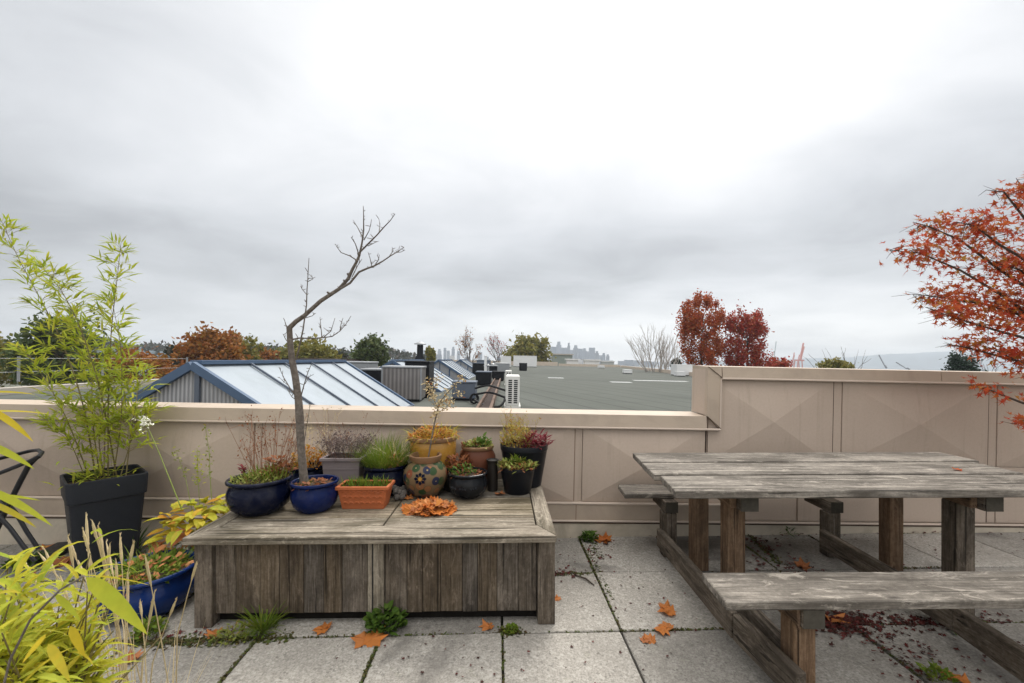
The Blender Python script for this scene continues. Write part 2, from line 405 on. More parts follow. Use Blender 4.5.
leafmat('leaf_fallen_brown', [(0.42, 0.17, 0.06), (0.36, 0.12, 0.05), (0.50, 0.22, 0.09)], 0.2)
leafmat('litter_red', [(0.10, 0.022, 0.02), (0.15, 0.03, 0.025), (0.065, 0.022, 0.02), (0.05, 0.03, 0.022)], 0.15)
leafmat('moss', [(0.06, 0.085, 0.02), (0.10, 0.12, 0.03), (0.045, 0.06, 0.018), (0.12, 0.10, 0.04), (0.07, 0.04, 0.02)], 0.15)
leafmat('far_red', [(0.483, 0.095, 0.025), (0.378, 0.052, 0.025), (0.567, 0.162, 0.035), (0.273, 0.048, 0.021), (0.462, 0.071, 0.032), (0.315, 0.133, 0.035)], 0.3)
leafmat('far_crimson', [(0.380, 0.040, 0.032), (0.300, 0.028, 0.028), (0.440, 0.096, 0.042), (0.220, 0.024, 0.025), (0.340, 0.160, 0.049), (0.480, 0.072, 0.042)], 0.3)
leafmat('far_orange', [(0.337, 0.125, 0.027), (0.388, 0.169, 0.032), (0.233, 0.096, 0.023), (0.207, 0.135, 0.027), (0.285, 0.090, 0.023)], 0.3)
leafmat('far_olive', [(0.255, 0.225, 0.053), (0.180, 0.188, 0.045), (0.330, 0.255, 0.060), (0.135, 0.150, 0.038)], 0.3)
leafmat('far_green', [(0.070, 0.105, 0.035), (0.098, 0.133, 0.042), (0.049, 0.077, 0.028), (0.126, 0.140, 0.049)], 0.25)
leafmat('far_dark', [(0.030, 0.042, 0.024), (0.048, 0.054, 0.030), (0.024, 0.036, 0.022), (0.072, 0.054, 0.036)], 0.2)
leafmat('far_conifer', [(0.018, 0.040, 0.022), (0.028, 0.055, 0.028), (0.014, 0.03, 0.018)], 0.15)

# ------------------------------------------------------------------ mesh builder
def perp(d):
    d = d.normalized()
    a = Vector((0, 0, 1)) if abs(d.z) < 0.9 else Vector((1, 0, 0))
    u = d.cross(a).normalized()
    return u, d.cross(u).normalized()
class MB:
    def __init__(s): s.v = []; s.f = []
    def add(s, vs, fs):
        o = len(s.v); s.v.extend([tuple(p) for p in vs]); s.f.extend([tuple(i + o for i in f) for f in fs])
    def box(s, x0, y0, z0, x1, y1, z1):
        s.add([(x0, y0, z0), (x1, y0, z0), (x1, y1, z0), (x0, y1, z0), (x0, y0, z1), (x1, y0, z1), (x1, y1, z1), (x0, y1, z1)],
              [(0, 3, 2, 1), (4, 5, 6, 7), (0, 1, 5, 4), (1, 2, 6, 5), (2, 3, 7, 6), (3, 0, 4, 7)])
        return s
    def hexa(s, b, t):
        """bottom and top quads, counterclockwise seen from above"""
        s.add(list(b) + list(t), [(0, 3, 2, 1), (4, 5, 6, 7), (0, 1, 5, 4), (1, 2, 6, 5), (2, 3, 7, 6), (3, 0, 4, 7)])
        return s
    def beam(s, a, b, wx, wz, up=Vector((0, 0, 1))):
        a = Vector(a); b = Vector(b); d = (b - a).normalized()
        u = d.cross(up).normalized(); n = u.cross(d)
        q = lambda c: [c - u * wx / 2 - n * wz / 2, c + u * wx / 2 - n * wz / 2, c + u * wx / 2 + n * wz / 2, c - u * wx / 2 + n * wz / 2]
        s.add(q(a) + q(b), [(0, 1, 2, 3), (7, 6, 5, 4), (0, 4, 5, 1), (1, 5, 6, 2), (2, 6, 7, 3), (3, 7, 4, 0)])
        return s
    def tube(s, pts, rad, n=6, cap=True):
        pts = [Vector(p) for p in pts]
        if not isinstance(rad, (list, tuple)): rad = [rad] * len(pts)
        vs = []; fs = []; u = None
        for i, p in enumerate(pts):
            d = pts[min(i + 1, len(pts) - 1)] - pts[max(i - 1, 0)]
            if d.length < 1e-9: d = Vector((0, 0, 1))
            d.normalize()
            if u is None: u = perp(d)[0]
            else:
                u = u - d * u.dot(d)
                u = u.normalized() if u.length > 1e-6 else perp(d)[0]
            v = d.cross(u)
            for k in range(n):
                a = 2 * math.pi * k / n
                vs.append(p + (u * math.cos(a) + v * math.sin(a)) * rad[i])
        for i in range(len(pts) - 1):
            for k in range(n):
                k2 = (k + 1) % n
                fs.append((i * n + k, i * n + k2, (i + 1) * n + k2, (i + 1) * n + k))
        if cap:
            fs.append(tuple(range(n - 1, -1, -1))); fs.append(tuple((len(pts) - 1) * n + k for k in range(n)))
        s.add(vs, fs); return s
    def lathe(s, c, prof, n=40, wob=0.0):
        vs = []; fs = []
        for r, z in prof:
            for k in range(n):
                a = 2 * math.pi * k / n
                rr = r * (1 + wob * math.sin(3 * a + 1.3) * 0.5)
                vs.append((c[0] + rr * math.cos(a), c[1] + rr * math.sin(a), c[2] + z))
        for i in range(len(prof) - 1):
            for k in range(n):
                k2 = (k + 1) % n
                fs.append((i * n + k, i * n + k2, (i + 1) * n + k2, (i + 1) * n + k))
        if prof[0][0] > 1e-4: fs.append(tuple(range(n - 1, -1, -1)))
        if prof[-1][0] > 1e-4: fs.append(tuple((len(prof) - 1) * n + k for k in range(n)))
        s.add(vs, fs); return s
    def leaf(s, base, d, nrm, Ln, W, droop=0.2, segs=3, peak=0.35, fold=0.15, twist=0.0):
        base = Vector(base); d = Vector(d).normalized(); nrm = Vector(nrm)
        nrm = nrm - d * nrm.dot(d)
        if nrm.length < 1e-4: nrm = perp(d)[1]
        nrm.normalize()
        vs = [base]; fs = []; p = base.copy(); dd = d.copy(); nn = nrm.copy()
        for i in range(1, segs + 1):
            t = i / segs
            p = p + dd * (Ln / segs)
            ax = dd.cross(nn).normalized()
            dd = (dd - Vector((0, 0, 1)) * droop / segs * (0.5 + t)).normalized()
            nn = (ax.cross(dd)).normalized()
            if i == segs: vs.append(p.copy())
            else:
                wd = W / 2 * (math.sin(math.pi * (t ** (math.log(0.5) / math.log(peak)))) ** 0.8)
                vs += [p + ax * wd + nn * fold * wd, p.copy(), p - ax * wd + nn * fold * wd]
        if segs == 1:
            return s
        fs += [(0, 2, 1), (0, 3, 2)]
        for i in range(segs - 2):
            a = 1 + 3 * i
            fs += [(a, a + 1, a + 4, a + 3), (a + 1, a + 2, a + 5, a + 4)]
        a = 1 + 3 * (segs - 2); t = len(vs) - 1
        fs += [(a, a + 1, t), (a + 1, a + 2, t)]
        s.add(vs, fs); return s
    def card(s, c, d, n, a, b):
        """small diamond leaf clump face"""
        d = Vector(d).normalized(); u, v = perp(d)
        k = U(0, 6.28); x = u * math.cos(k) + v * math.sin(k); y = d.cross(x)
        c = Vector(c)
        s.add([c - x * a, c + y * b * 0.8 - x * a * 0.2, c + x * a + d * a * 0.25, c - y * b * 0.8 + x * a * 0.1], [(0, 1, 2, 3)])
        return s
    def star(s, c, d, n, size, lobes=5, curl=0.15, inner=0.34):
        """palmate leaf: stalk end at c, tip along d, facing n"""
        c = Vector(c); d = Vector(d).normalized(); n = Vector(n); n = n - d * n.dot(d)
        if n.length < 1e-4: n = perp(d)[1]
        n.normalize(); x = d.cross(n)
        ctr = c + d * size * 0.30
        vs = [ctr]; k = lobes * 2
        span = math.radians(270)
        pts = []
        for i in range(k - 1):
            a = -span / 2 + span * i / (k - 2)
            tip = (i % 2 == 0)
            ln = size * ((0.72 - 0.30 * (abs(a) / (span / 2)) ** 1.5) if tip else inner * (1 - 0.25 * abs(a) / (span / 2)))
            up = size * curl * ((0.9 if tip else -0.1)) * U(-0.6, 1.0)
            pts.append(ctr + d * math.cos(a) * ln + x * math.sin(a) * ln + n * up)
        vs += pts + [c]
        m = len(pts)
        fs = [(0, i, i + 1) for i in range(1, m)] + [(0, m, m + 1), (0, m + 1, 1)]
        s.add(vs, fs); return s
    def grow(s, p, d, L, r, depth, n=4, kids=3, spread=0.6, up=0.15, shrink=0.7, segs=3, tips=None):
        p = Vector(p); d = Vector(d).normalized(); pts = [p.copy()]; rr = [r]
        for i in range(segs):
            d = (d + Vector((GS(0.12), GS(0.12), GS(0.08) + up / segs))).normalized()
            p = p + d * L / segs; pts.append(p.copy()); rr.append(r * (1 - 0.55 * (i + 1) / segs))
        s.tube(pts, rr, n, cap=False)
        if tips is not None and depth <= 1: tips.extend(pts[1:])
        if depth > 0:
            for k in range(kids):
                t = U(0.35, 1.0) if k else 1.0
                i = min(int(t * segs), segs - 1)
                q = pts[i].lerp(pts[i + 1], t * segs - i) if t < 1 else pts[-1]
                nd = (d + Vector((GS(spread), GS(spread), GS(spread * 0.6) + up))).normalized()
                s.grow(q, nd, L * shrink * U(0.7, 1.15), max(r * 0.5 * U(0.8, 1.1), r * 0.2), depth - 1, n if n > 3 else 3, kids, spread, up, shrink, segs, tips)
    def build(s, name, mat, parent=None, smooth=False, bevel=0.0, ang=35):
        me = bpy.data.meshes.new(name)
        off = origin(parent)
        me.from_pydata([(x - off[0], y - off[1], z - off[2]) for x, y, z in s.v], [], s.f)
        if bevel:
            bm = bmesh.new(); bm.from_mesh(me)
            bmesh.ops.bevel(bm, geom=list(bm.edges), offset=bevel, segments=1, affect='EDGES', clamp_overlap=True)
            bm.to_mesh(me); bm.free()
        me.update()
        if smooth:
            me.shade_smooth(); me.set_sharp_from_angle(angle=math.radians(ang))
        o = bpy.data.objects.new(name, me); COL.objects.link(o)
        me.materials.append(MATS[mat])
        if parent is not None: o.parent = parent
        return o
def origin(p):
    o = Vector((0, 0, 0))
    while p is not None:
        o += p.location; p = p.parent
    return o
def tag(o, label, cat, group=None):
    o['label'] = label; o['category'] = cat
    if group: o['group'] = group
    return o
def thing(name, label, cat, loc=(0, 0, 0), group=None):
    o = bpy.data.objects.new(name, None); COL.objects.link(o); o.location = loc; o.empty_display_size = 0.1
    return tag(o, label, cat, group)
def kind(o, k): o['kind'] = k; return o
def copy_tree(o, parent=None):
    c = o.copy(); COL.objects.link(c)
    if parent is not None: c.parent = parent
    for ch in list(o.children): copy_tree(ch, c)
    return c

def P(px, py, Y): return Vector(((px - 512) / FOC * Y, Y, CAMZ - (py - HY) / FOC * Y))
def G(px, py):
    Y = CAMZ * FOC / (py - HY)
    return Vector(((px - 512) / FOC * Y, Y, 0))
# the neighbourhood stands level; the terrace falls to its drain, so the two frames differ by a small tilt
TX, TY = 0.0044, 0.0212
TILT = Euler((TX, TY, 0)).to_matrix().to_4x4()
def BG(x, y, z): return Vector((x, y, CAMZ + z - TY * x + TX * y))
def hor(px): return 359.1 + TY * (px - 512)
def BP(px, py, Y):
    """level-frame point seen at px,py at distance Y"""
    return Vector(((px - 512) / FOC * Y, Y, -(py - hor(px)) / FOC * Y))
def settle(o, x, y, z, yaw=0.0):
    o.location = BG(x, y, z)
    o.rotation_euler = (TILT @ Matrix.Rotation(yaw, 4, 'Z')).to_euler()

# ------------------------------------------------------------------ terrace floor
YAW = 0.0315
ex = Vector((math.cos(YAW), math.sin(YAW), 0)); ey = Vector((-math.sin(YAW), math.cos(YAW), 0))
O0 = G(502.3, 633.3); PV = 0.608
m = MB(); m.add([(-9, -4, -0.035), (9, -4, -0.035), (9, 3.75, -0.035), (-9, 3.75, -0.035)], [(0, 1, 2, 3)])
kind(m.build('terrace_bed', 'joint_soil'), 'structure')
m = MB()
for i in range(-13, 14):
    for j in range(-8, 2):
        c = O0 + ex * (PV * (i + 0.5)) + ey * (PV * (j + 0.5))
        h = (PV - 0.011) / 2; dz = GS(0.0018); tx = GS(0.0025); ty = GS(0.0025)
        b = []; t = []
        for sx, sy in ((-1, -1), (1, -1), (1, 1), (-1, 1)):
            q = c + ex * (h * sx + GS(0.0012)) + ey * (h * sy + GS(0.0012))
            b.append((q.x, q.y, -0.05)); t.append((q.x, q.y, dz + tx * sx + ty * sy))
        m.hexa(b, t)
kind(m.build('terrace_paving', 'paver', bevel=0.004), 'structure')

# ------------------------------------------------------------------ parapet wall
wall = thing('parapet_wall', 'long tan panelled parapet wall with metal coping, stepping up behind the picnic table', 'wall', (0, 3.408, 0))
wall.rotation_euler = (0, 0.0212, YAW)
class WB(MB):
    def build(s, name, mat, parent, **k):      # wall-local coordinates: no offset
        s.v = [(x + origin(parent)[0], y + origin(parent)[1], z + origin(parent)[2]) for x, y, z in s.v]
        return MB.build(s, name, mat, parent, **k)
def wx(px):
    a = (px - 512) / FOC
    return a * 3.408 / (1 - YAW * a)
XL, XS, XR = -7.0, 1.515, 7.0
T_LO, B_LO, T_HI, B_HI, BT, BB = 0.9755, 0.8665, 1.369, 1.270, 0.2745, 0.1415
b = WB(); b.box(XL, 0.014, -0.25, XS + 0.03, 0.22, T_LO - 0.02); b.box(XS + 0.03, 0.014, -0.25, XR, 0.22, T_HI - 0.02)
b.build('wall_body', 'wall_panel', wall)
def panel(x0, x1, z0, z1, rise=0.045):
    q = WB(); e = 0.004
    xc = (x0 + x1) / 2; zc2 = (z0 + z1) / 2
    q.add([(x0, 0.012, z0), (x1, 0.012, z0), (x1, 0.012, z1), (x0, 0.012, z1), (x0, 0.0, z0), (x1, 0.0, z0), (x1, 0.0, z1), (x0, 0.0, z1), (xc, -rise, zc2)],
          [(0, 1, 5, 4), (1, 2, 6, 5), (2, 3, 7, 6), (3, 0, 4, 7), (4, 5, 8), (5, 6, 8), (6, 7, 8), (7, 4, 8)])
    return q.build('panel', 'wall_panel', wall)
lows = [(-400, -200), (-192, -44), (-36, 102), (110, 252), (260, 412), (420, 573), (581, 703.5)]
for a, c in lows: panel(wx(a), wx(c) - 0.004, BT + 0.012, B_LO + 0.005, 0.055)
highs = [(706, 831), (840, 986.5), (995.5, 1145), (1153, 1300)]
for a, c in highs:
    panel(wx(a), wx(c) - 0.004, 0.605, B_HI + 0.004)
lowhi = [(706, 796), (797.5, 890), (891.5, 986), (995.5, 1145), (1153, 1300)]
for a, c in lowhi: panel(wx(a), wx(c) - 0.004, 0.15, 0.60, 0.0)
for a, c in zip(lows[:-1], lows[1:]):
    q = WB(); q.box(wx(a[1]) + 0.004, 0.004, BT + 0.012, wx(c[0]) - 0.006, 0.013, B_LO + 0.005); q.build('batten', 'wall_panel', wall)
    q = WB(); q.box(wx(a[1]) - 0.003, 0.002, BT + 0.012, wx(a[1]) + 0.003, 0.0125, B_LO + 0.004); q.build('seam', 'seam_brown', wall)
for a, c in zip(highs[:-1], highs[1:]):
    q = WB(); q.box(wx(a[1]) + 0.004, 0.004, 0.15, wx(c[0]) - 0.006, 0.013, B_HI + 0.004); q.build('batten', 'wall_panel', wall)
    q = WB(); q.box(wx(a[1]) - 0.003, 0.002, 0.15, wx(a[1]) + 0.003, 0.0125, B_HI + 0.003); q.build('seam', 'seam_dark', wall)
q = WB(); q.box(wx(704) - 0.004, 0.001, BT, wx(704) + 0.004, 0.0125, B_LO); q.build('seam', 'seam_dark', wall)
# copings: slanted fascia, bead at the lower lip
def coping(x0, x1, ztop, zb, name='coping'):
    q = WB()
    sec = [(-0.040, zb + 0.014), (-0.030, ztop), (0.245, ztop + 0.006), (0.245, zb), (0.225, zb), (0.225, ztop - 0.018), (-0.012, ztop - 0.018), (-0.020, zb + 0.014)]
    k = len(sec)
    q.add([(x0, y, z) for y, z in sec] + [(x1, y, z) for y, z in sec], [tuple((i, (i + 1) % k, (i + 1) % k + k, i + k)) for i in range(k)] + [tuple(range(k - 1, -1, -1)), tuple(range(k, 2 * k))])
    return q.build(name, 'wall_cap', wall)
xs = [XL, wx(-140), wx(302), wx(702.5)]
for a, c in zip(xs[:-1], xs[1:]): coping(a + 0.002, c - 0.002, T_LO, B_LO)
xs = [XS + 0.112, wx(934), XR]
for a, c in zip(xs[:-1], xs[1:]): coping(a + 0.003, c - 0.003, T_HI, B_HI)
for x0, x1, zb in ((XL, wx(716), B_LO), (XS + 0.112, XR, B_HI)):
    q = WB(); q.tube([(x0, -0.036, zb + 0.006), (x1, -0.036, zb + 0.006)], 0.0095, 8); q.build('drip_bead', 'wall_bead', wall, smooth=True)
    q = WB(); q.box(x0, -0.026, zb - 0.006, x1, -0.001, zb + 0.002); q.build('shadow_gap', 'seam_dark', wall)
# the step up: vertical fascia and end face
q = WB()
q.hexa([(XS, -0.032, T_LO + 0.002), (XS + 0.108, -0.032, B_LO + 0.008), (XS + 0.108, 0.012, B_LO + 0.008), (XS, 0.012, T_LO + 0.002)],
       [(XS, -0.032, T_HI), (XS + 0.108, -0.032, B_HI + 0.012), (XS + 0.108, 0.012, B_HI + 0.012), (XS, 0.012, T_HI)])
q.build('step_fascia', 'wall_cap', wall)
q = WB(); q.hexa([(XS + 0.002, -0.030, B_HI + 0.022), (XS + 0.110, -0.036, B_HI + 0.016), (XS + 0.114, 0.20, B_HI + 0.02), (XS + 0.002, 0.245, T_HI - 0.02)],
                 [(XS, -0.030, T_HI - 0.001), (XS + 0.110, -0.030, T_HI - 0.001), (XS + 0.110, 0.245, T_HI + 0.006), (XS, 0.245, T_HI + 0.006)])
q.build('coping', 'wall_cap', wall)
q = WB(); q.box(XS, 0.0125, T_LO + 0.008, XS + 0.03, 0.245, T_HI - 0.021); q.build('step_end', 'wall_panel', wall)
q = WB(); q.box(XS + 0.100, -0.036, B_LO + 0.016, XS + 0.112, -0.002, B_HI + 0.006); q.build('drip_bead', 'wall_bead', wall)
q = WB(); q.beam((XS + 0.001, -0.0335, T_HI - 0.001), (XS + 0.110, -0.0385, B_HI + 0.014), 0.004, 0.004); q.build('seam', 'seam_dark', wall)
q = WB(); q.beam((XS + 0.001, -0.0335, T_LO + 0.001), (XS + 0.110, -0.0385, B_LO + 0.014), 0.004, 0.004); q.build('seam', 'seam_dark', wall)
# skirting with its bead, concrete curb
q = WB()
q.hexa([(XL, -0.020, BB), (wx(722), -0.020, BB), (wx(722), 0.012, BB), (XL, 0.012, BB)], [(XL, -0.022, BT), (wx(722), -0.022, BT), (wx(722), 0.012, BT + 0.012), (XL, 0.012, BT + 0.012)])
q.build('skirting', 'wall_cap', wall)
q = WB(); q.tube([(XL, -0.022, BT + 0.002), (wx(722), -0.022, BT + 0.002)], 0.010, 8); q.build('skirting_bead', 'wall_bead', wall, smooth=True)
q = WB(); q.tube([(XL, -0.030, BB), (XR, -0.030, BB)], 0.0085, 8); q.build('skirting_bead', 'wall_bead', wall, smooth=True)
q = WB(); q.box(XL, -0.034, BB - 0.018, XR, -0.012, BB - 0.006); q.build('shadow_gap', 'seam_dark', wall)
q = WB(); q.box(XL, -0.028, -0.3, XR, 0.013, BB - 0.015); q.build('curb', 'curb', wall, bevel=0.004)
q = WB(); q.box(wx(262) - 0.003, -0.0225, BB, wx(262) + 0.003, -0.021, BT); q.build('seam', 'seam_brown', wall)
q = WB(); q.box(wx(575) - 0.003, -0.0235, BB, wx(575) + 0.003, -0.0205, BT - 0.01); q.build('seam', 'seam_brown', wall)

# ------------------------------------------------------------------ neighbouring flat roof
RZ = -1.15
bld = thing('flat_roofed_building', 'wide flat grey membrane roof of the neighbouring building beyond the wall', 'building')
rc = [(-12.6, 3.75), (11.3, 3.75), (15.6, 36.5), (21.6, 86), (-12.6, 86)]
m = MB(); k = len(rc)
m.add([(x, y, RZ) for x, y in rc] + [(x, y, RZ - 0.3) for x, y in rc], [tuple(range(k))] + [(i, i + k, (i + 1) % k + k, (i + 1) % k) for i in range(k)])
m.build('roof', 'roof_membrane', bld)
m = MB()
m.add([(x, y, RZ - 0.302) for x, y in rc] + [(x, y, -15) for x, y in rc], [(i, i + k, (i + 1) % k + k, (i + 1) % k) for i in range(k)])
m.build('wall', 'plaster', bld)
def parapet(a, c, h, wd, mat):
    q = MB(); q.beam((a[0], a[1], RZ + h / 2 + 0.002), (c[0], c[1], RZ + h / 2 + 0.002), wd, h); q.build('parapet', mat, bld)
parapet((-12.7, 4), (-12.7, 86), 0.16, 0.3, 'plaster')
parapet((-12.5, 85.7), (9.0, 85.7), 0.75, 0.3, 'tan_parapet'); parapet((9.2, 85.7), (21.3, 85.7), 0.45, 0.3, 'tan_parapet')
parapet((21.5, 85.4), (15.5, 36.6), 0.35, 0.35, 'tan_parapet'); parapet((15.4, 36.2), (11.2, 4), 0.35, 0.35, 'tan_parapet')
for a, c, y in ((548.5, 564, 378), (611, 632, 382.3), (634, 688, 381)):
    p0 = 0.0; Y0 = -RZ * FOC / (y - hor((a + c) / 2)); q = MB()
    x0 = (a - 512) / FOC * Y0; x1 = (c - 512) / FOC * Y0
    q.add([(x0, Y0 - 0.35, RZ + 0.006), (x1, Y0 - 0.35, RZ + 0.006), (x1, Y0 + 0.45, RZ + 0.006), (x0, Y0 + 0.45, RZ + 0.006)], [(0, 1, 2, 3)])
    q.build('membrane_patch', 'membrane_pale', bld)
settle(bld, 0, 0, 0)

# ------------------------------------------------------------------ gabled skylights
SKH, SKW, SKL = 0.985, 1.6, 4.9
def skylight(label, y0):
    t = thing('gabled_skylight', label, 'skylight', group='gabled skylights in a row along the roof')
    W, H, Ln = SKW, SKH, SKL
    for s in (-1, 1):
        q = MB(); n = Vector((s * H, 0, W)).normalized() * 0.03
        a = [Vector((0, 0.05, H)), Vector((s * W, 0.05, 0.0)), Vector((s * W, Ln - 0.05, 0.0)), Vector((0, Ln - 0.05, H))]
        if s < 0: a = [a[0], a[3], a[2], a[1]]
        q.hexa([p - n for p in a], a); gl = q.build('glazing', 'polycarbonate', t)
        for i in range(1, 5):
            y = 0.12 + (Ln - 0.24) * i / 4.75
            q = MB(); q.beam((s * 0.03, y, H + 0.018), (s * (W - 0.02), y, 0.03), 0.028, 0.03); q.build('glazing_bar', 'bar_grey', gl)
        for y in (0.0, Ln):
            q = MB(); q.beam((0, y, H - 0.015), (s * (W + 0.06), y, -0.052), 0.07, 0.10); q.build('barge_board', 'blue_frame', t)
        q = MB(); q.beam((s * (W + 0.02), 0.06, -0.05), (s * (W + 0.02), Ln - 0.06, -0.05), 0.10, 0.10); q.build('eave_gutter', 'bar_grey', t)
    for y in (0.03, Ln - 0.03):
        q = MB(); q.add([(-W + 0.04, y, -0.12), (W - 0.04, y, -0.12), (W - 0.04, y, 0.0), (0, y, H - 0.05), (-W + 0.04, y, 0.0),
                         (-W + 0.04, y + 0.02, -0.12), (W - 0.04, y + 0.02, -0.12), (W - 0.04, y + 0.02, 0.0), (0, y + 0.02, H - 0.05), (-W + 0.04, y + 0.02, 0.0)],
                        [(0, 1, 2, 3, 4), (9, 8, 7, 6, 5), (0, 5, 6, 1), (1, 6, 7, 2), (2, 7, 8, 3), (3, 8, 9, 4), (4, 9, 5, 0)])
        q.build('gable', 'gable_sheet', t)
    for x, h in ((0.06, H - 0.12), (0.60, H * 0.6 - 0.08)):
        q = MB(); q.box(x - 0.03, -0.005, -0.12, x + 0.03, 0.028, h); q.build('mullion', 'blue_frame' if x > 0.3 else 'bar_grey', t)
    q = MB(); q.beam((0, 0.06, H + 0.02), (0, Ln - 0.06, H + 0.02), 0.15, 0.05); q.build('ridge_cap', 'blue_frame', t)
    settle(t, -4.0, y0, RZ + 0.02 - 0.0)
    return t
sk = skylight('nearest gabled skylight with blue frame and pale panels, just over the low wall', 5.42)
for i, (y, lb) in enumerate(((14.5, 'second gabled skylight, partly hidden behind the brown condenser'),
                             (23.6, 'third gabled skylight, dark gable end behind the black plant units'),
                             (33.4, 'farthest small gabled skylight near the bare tree'))):
    c = copy_tree(sk); settle(c, -4.0, y, RZ + 0.02); c['label'] = lb

# ------------------------------------------------------------------ rooftop plant
def roof_box(name, label, cat, x0, x1, y0, dep, h, mat, group=None, yaw=0.0, trim=None, z=RZ):
    """cased unit on short feet: body, lid, base, louvred faces"""
    t = thing(name, label, cat, group=group)
    wd = (x1 - x0)
    q = MB(); q.box(-wd / 2, 0, 0.06, wd / 2, dep, h - 0.05); q.build('casing', mat, t, bevel=0.012)
    q = MB(); q.box(-wd / 2 - 0.015, -0.015, h - 0.048, wd / 2 + 0.015, dep + 0.015, h); q.build('lid', trim or mat, t, bevel=0.01)
    q = MB(); q.box(-wd / 2 + 0.03, 0.03, 0.0, wd / 2 - 0.03, dep - 0.03, 0.058); q.build('base', 'metal_dark', t)
    settle(t, (x0 + x1) / 2, y0, z, yaw)
    return t
t = roof_box('condenser', 'brown-grey louvred air conditioning condenser behind the nearest skylight', 'air conditioner', -3.32, -2.34, 11.1, 0.9, 0.91, 'condenser_fins', trim='metal_grey', yaw=0.06)
for x in (-0.49, 0.49):
    q = MB(); q.box(x - 0.02, -0.012, 0.06, x + 0.02, 0.03, 0.86); q.v = [tuple(Vector(v) + t.location) for v in q.v]; q.build('corner_post', 'metal_grey', t)
roof_box('condenser', 'dark louvred condenser to the left of the brown condenser', 'air conditioner', -3.98, -3.42, 11.4, 0.8, 0.82, 'metal_dark', trim='metal_grey')
roof_box('plant_unit', 'tall black plant unit directly behind the brown condenser', 'roof unit', -3.05, -2.36, 12.3, 0.8, 1.04, 'metal_dark')
roof_box('duct_box', 'flat grey metal duct box behind the end of the nearest skylight', 'duct', -5.0, -4.05, 12.2, 0.9, 0.99, 'metal_grey')
roof_box('plant_unit', 'low slate-grey plant unit with dark underside beside the rusty channel', 'roof unit', -1.62, -1.0, 11.7, 0.7, 0.52, 'bar_grey')
roof_box('plant_unit', 'small black plant unit beside the far end of the rusty channel', 'roof unit', -1.55, -0.90, 18.5, 0.8, 0.60, 'metal_dark', trim='bar_grey')
roof_box('plant_unit', 'boxy black plant unit beside the third gabled skylight', 'roof unit', -2.7, -1.55, 29.5, 0.8, 0.85, 'metal_dark', trim='bar_grey')
roof_box('plant_unit', 'dark jumble unit behind the white air conditioners', 'roof unit', -1.7, -0.9, 26.0, 0.8, 0.75, 'metal_dark', trim='metal_grey')
roof_box('roof_vent', 'small black roof vent in front of the long white roof hut', 'vent', 0.72, 1.5, 43.5, 0.8, 0.78, 'metal_dark')
roof_box('roof_hut', 'small white roof hut left of the long white one', 'hut', -1.6, -0.15, 60, 1.5, 1.55, 'white_paint')
roof_box('roof_hut', 'long low white roof hut under the yellow-green tree', 'hut', 0.2, 3.75, 66, 2, 1.7, 'white_paint')
roof_box('roof_vent', 'white square roof vent on the open roof near the bare shrub', 'vent', 10.45, 11.2, 40.5, 0.7, 0.40, 'white_paint')
roof_box('roof_vent', 'white square roof vent nearest the red trees', 'vent', 13.65, 14.35, 36.0, 0.7, 0.42, 'white_paint')
roof_box('roof_vent', 'tiny white roof vent at the far edge below the skyline', 'vent', 13.9, 14.9, 70, 0.7, 0.45, 'white_paint')
t = roof_box('roof_hut', 'white roof hut block beside the step in the wall', 'hut', 14.4, 15.9, 38.0, 1.5, 1.0, 'white_paint')
for lb, x, y, h, r in (('short grey vent pipe between the third skylight and the rusty channel', -1.35, 30.5, 0.7, 0.10), ('stubby grey vent pipe far down the roof left of the white huts', -1.9, 46, 0.9, 0.14),
                       ('thin grey vent pipe behind the small black plant unit', -1.2, 21.5, 0.75, 0.06), ('white vent pipe just left of the small white roof hut', -2.9, 55, 1.1, 0.13)):
    t = thing('vent_pipe', lb, 'pipe'); q = MB(); q.lathe((0, 0, 0), [(r, 0), (r, h)], 12); q.build('pipe', 'metal_grey' if 'grey' in lb else 'white_paint', t, smooth=True)
    q = MB(); q.lathe((0, 0, 0), [(r * 1.6, h + 0.02), (r * 1.6, h + 0.06), (r * 0.4, h + 0.14), (0, h + 0.15)], 12); q.build('cap', 'metal_grey', t, smooth=True); settle(t, x, y, RZ)
roof_box('plant_unit', 'pale grey plant unit behind the dark jumble near the white air conditioners', 'roof unit', -1.3, -0.2, 35, 0.9, 0.8, 'metal_grey')
roof_box('plant_unit', 'low white plant unit in front of the small white roof hut', 'roof unit', -1.9, -0.5, 50, 1.0, 0.7, 'white_paint')
roof_box('plant_unit', 'low black plant unit tucked left of the far white air conditioner', 'roof unit', -1.0, -0.42, 22.5, 0.7, 0.5, 'metal_dark')
roof_box('duct_box', 'dark duct box behind the fourth skylight', 'duct', -3.6, -2.2, 44, 1.0, 1.0, 'bar_grey')
def mini_split(label, x, y, sc_):
    t = thing('mini_split_unit', label, 'air conditioner', group='white slim air conditioners on the roof')
    q = MB(); q.box(-0.16, 0, 0.05, 0.17, 0.85, 0.76); cs = q.build('casing', 'metal_white', t, bevel=0.02)
    q = MB(); q.box(-0.19, -0.02, 0.0, 0.20, 0.9, 0.048); q.build('base', 'metal_white', t)
    for i in range(12):
        for x0 in (-0.095, 0.035):
            q = MB(); q.box(x0, -0.004, 0.115 + i * 0.047, x0 + 0.085, 0.01, 0.145 + i * 0.047); q.build('louvre', 'slot_dark', cs)
    settle(t, x, y, RZ); t.scale = (sc_,) * 3
    return t
a = mini_split('nearer white slim air conditioner with slotted grille on the flat roof', 0.0, 10.2, 1.0)
c = copy_tree(a); c['label'] = 'smaller white slim air conditioner standing farther back behind the nearer one'; settle(c, -0.17, 19.0, RZ); c.scale = (0.85,) * 3
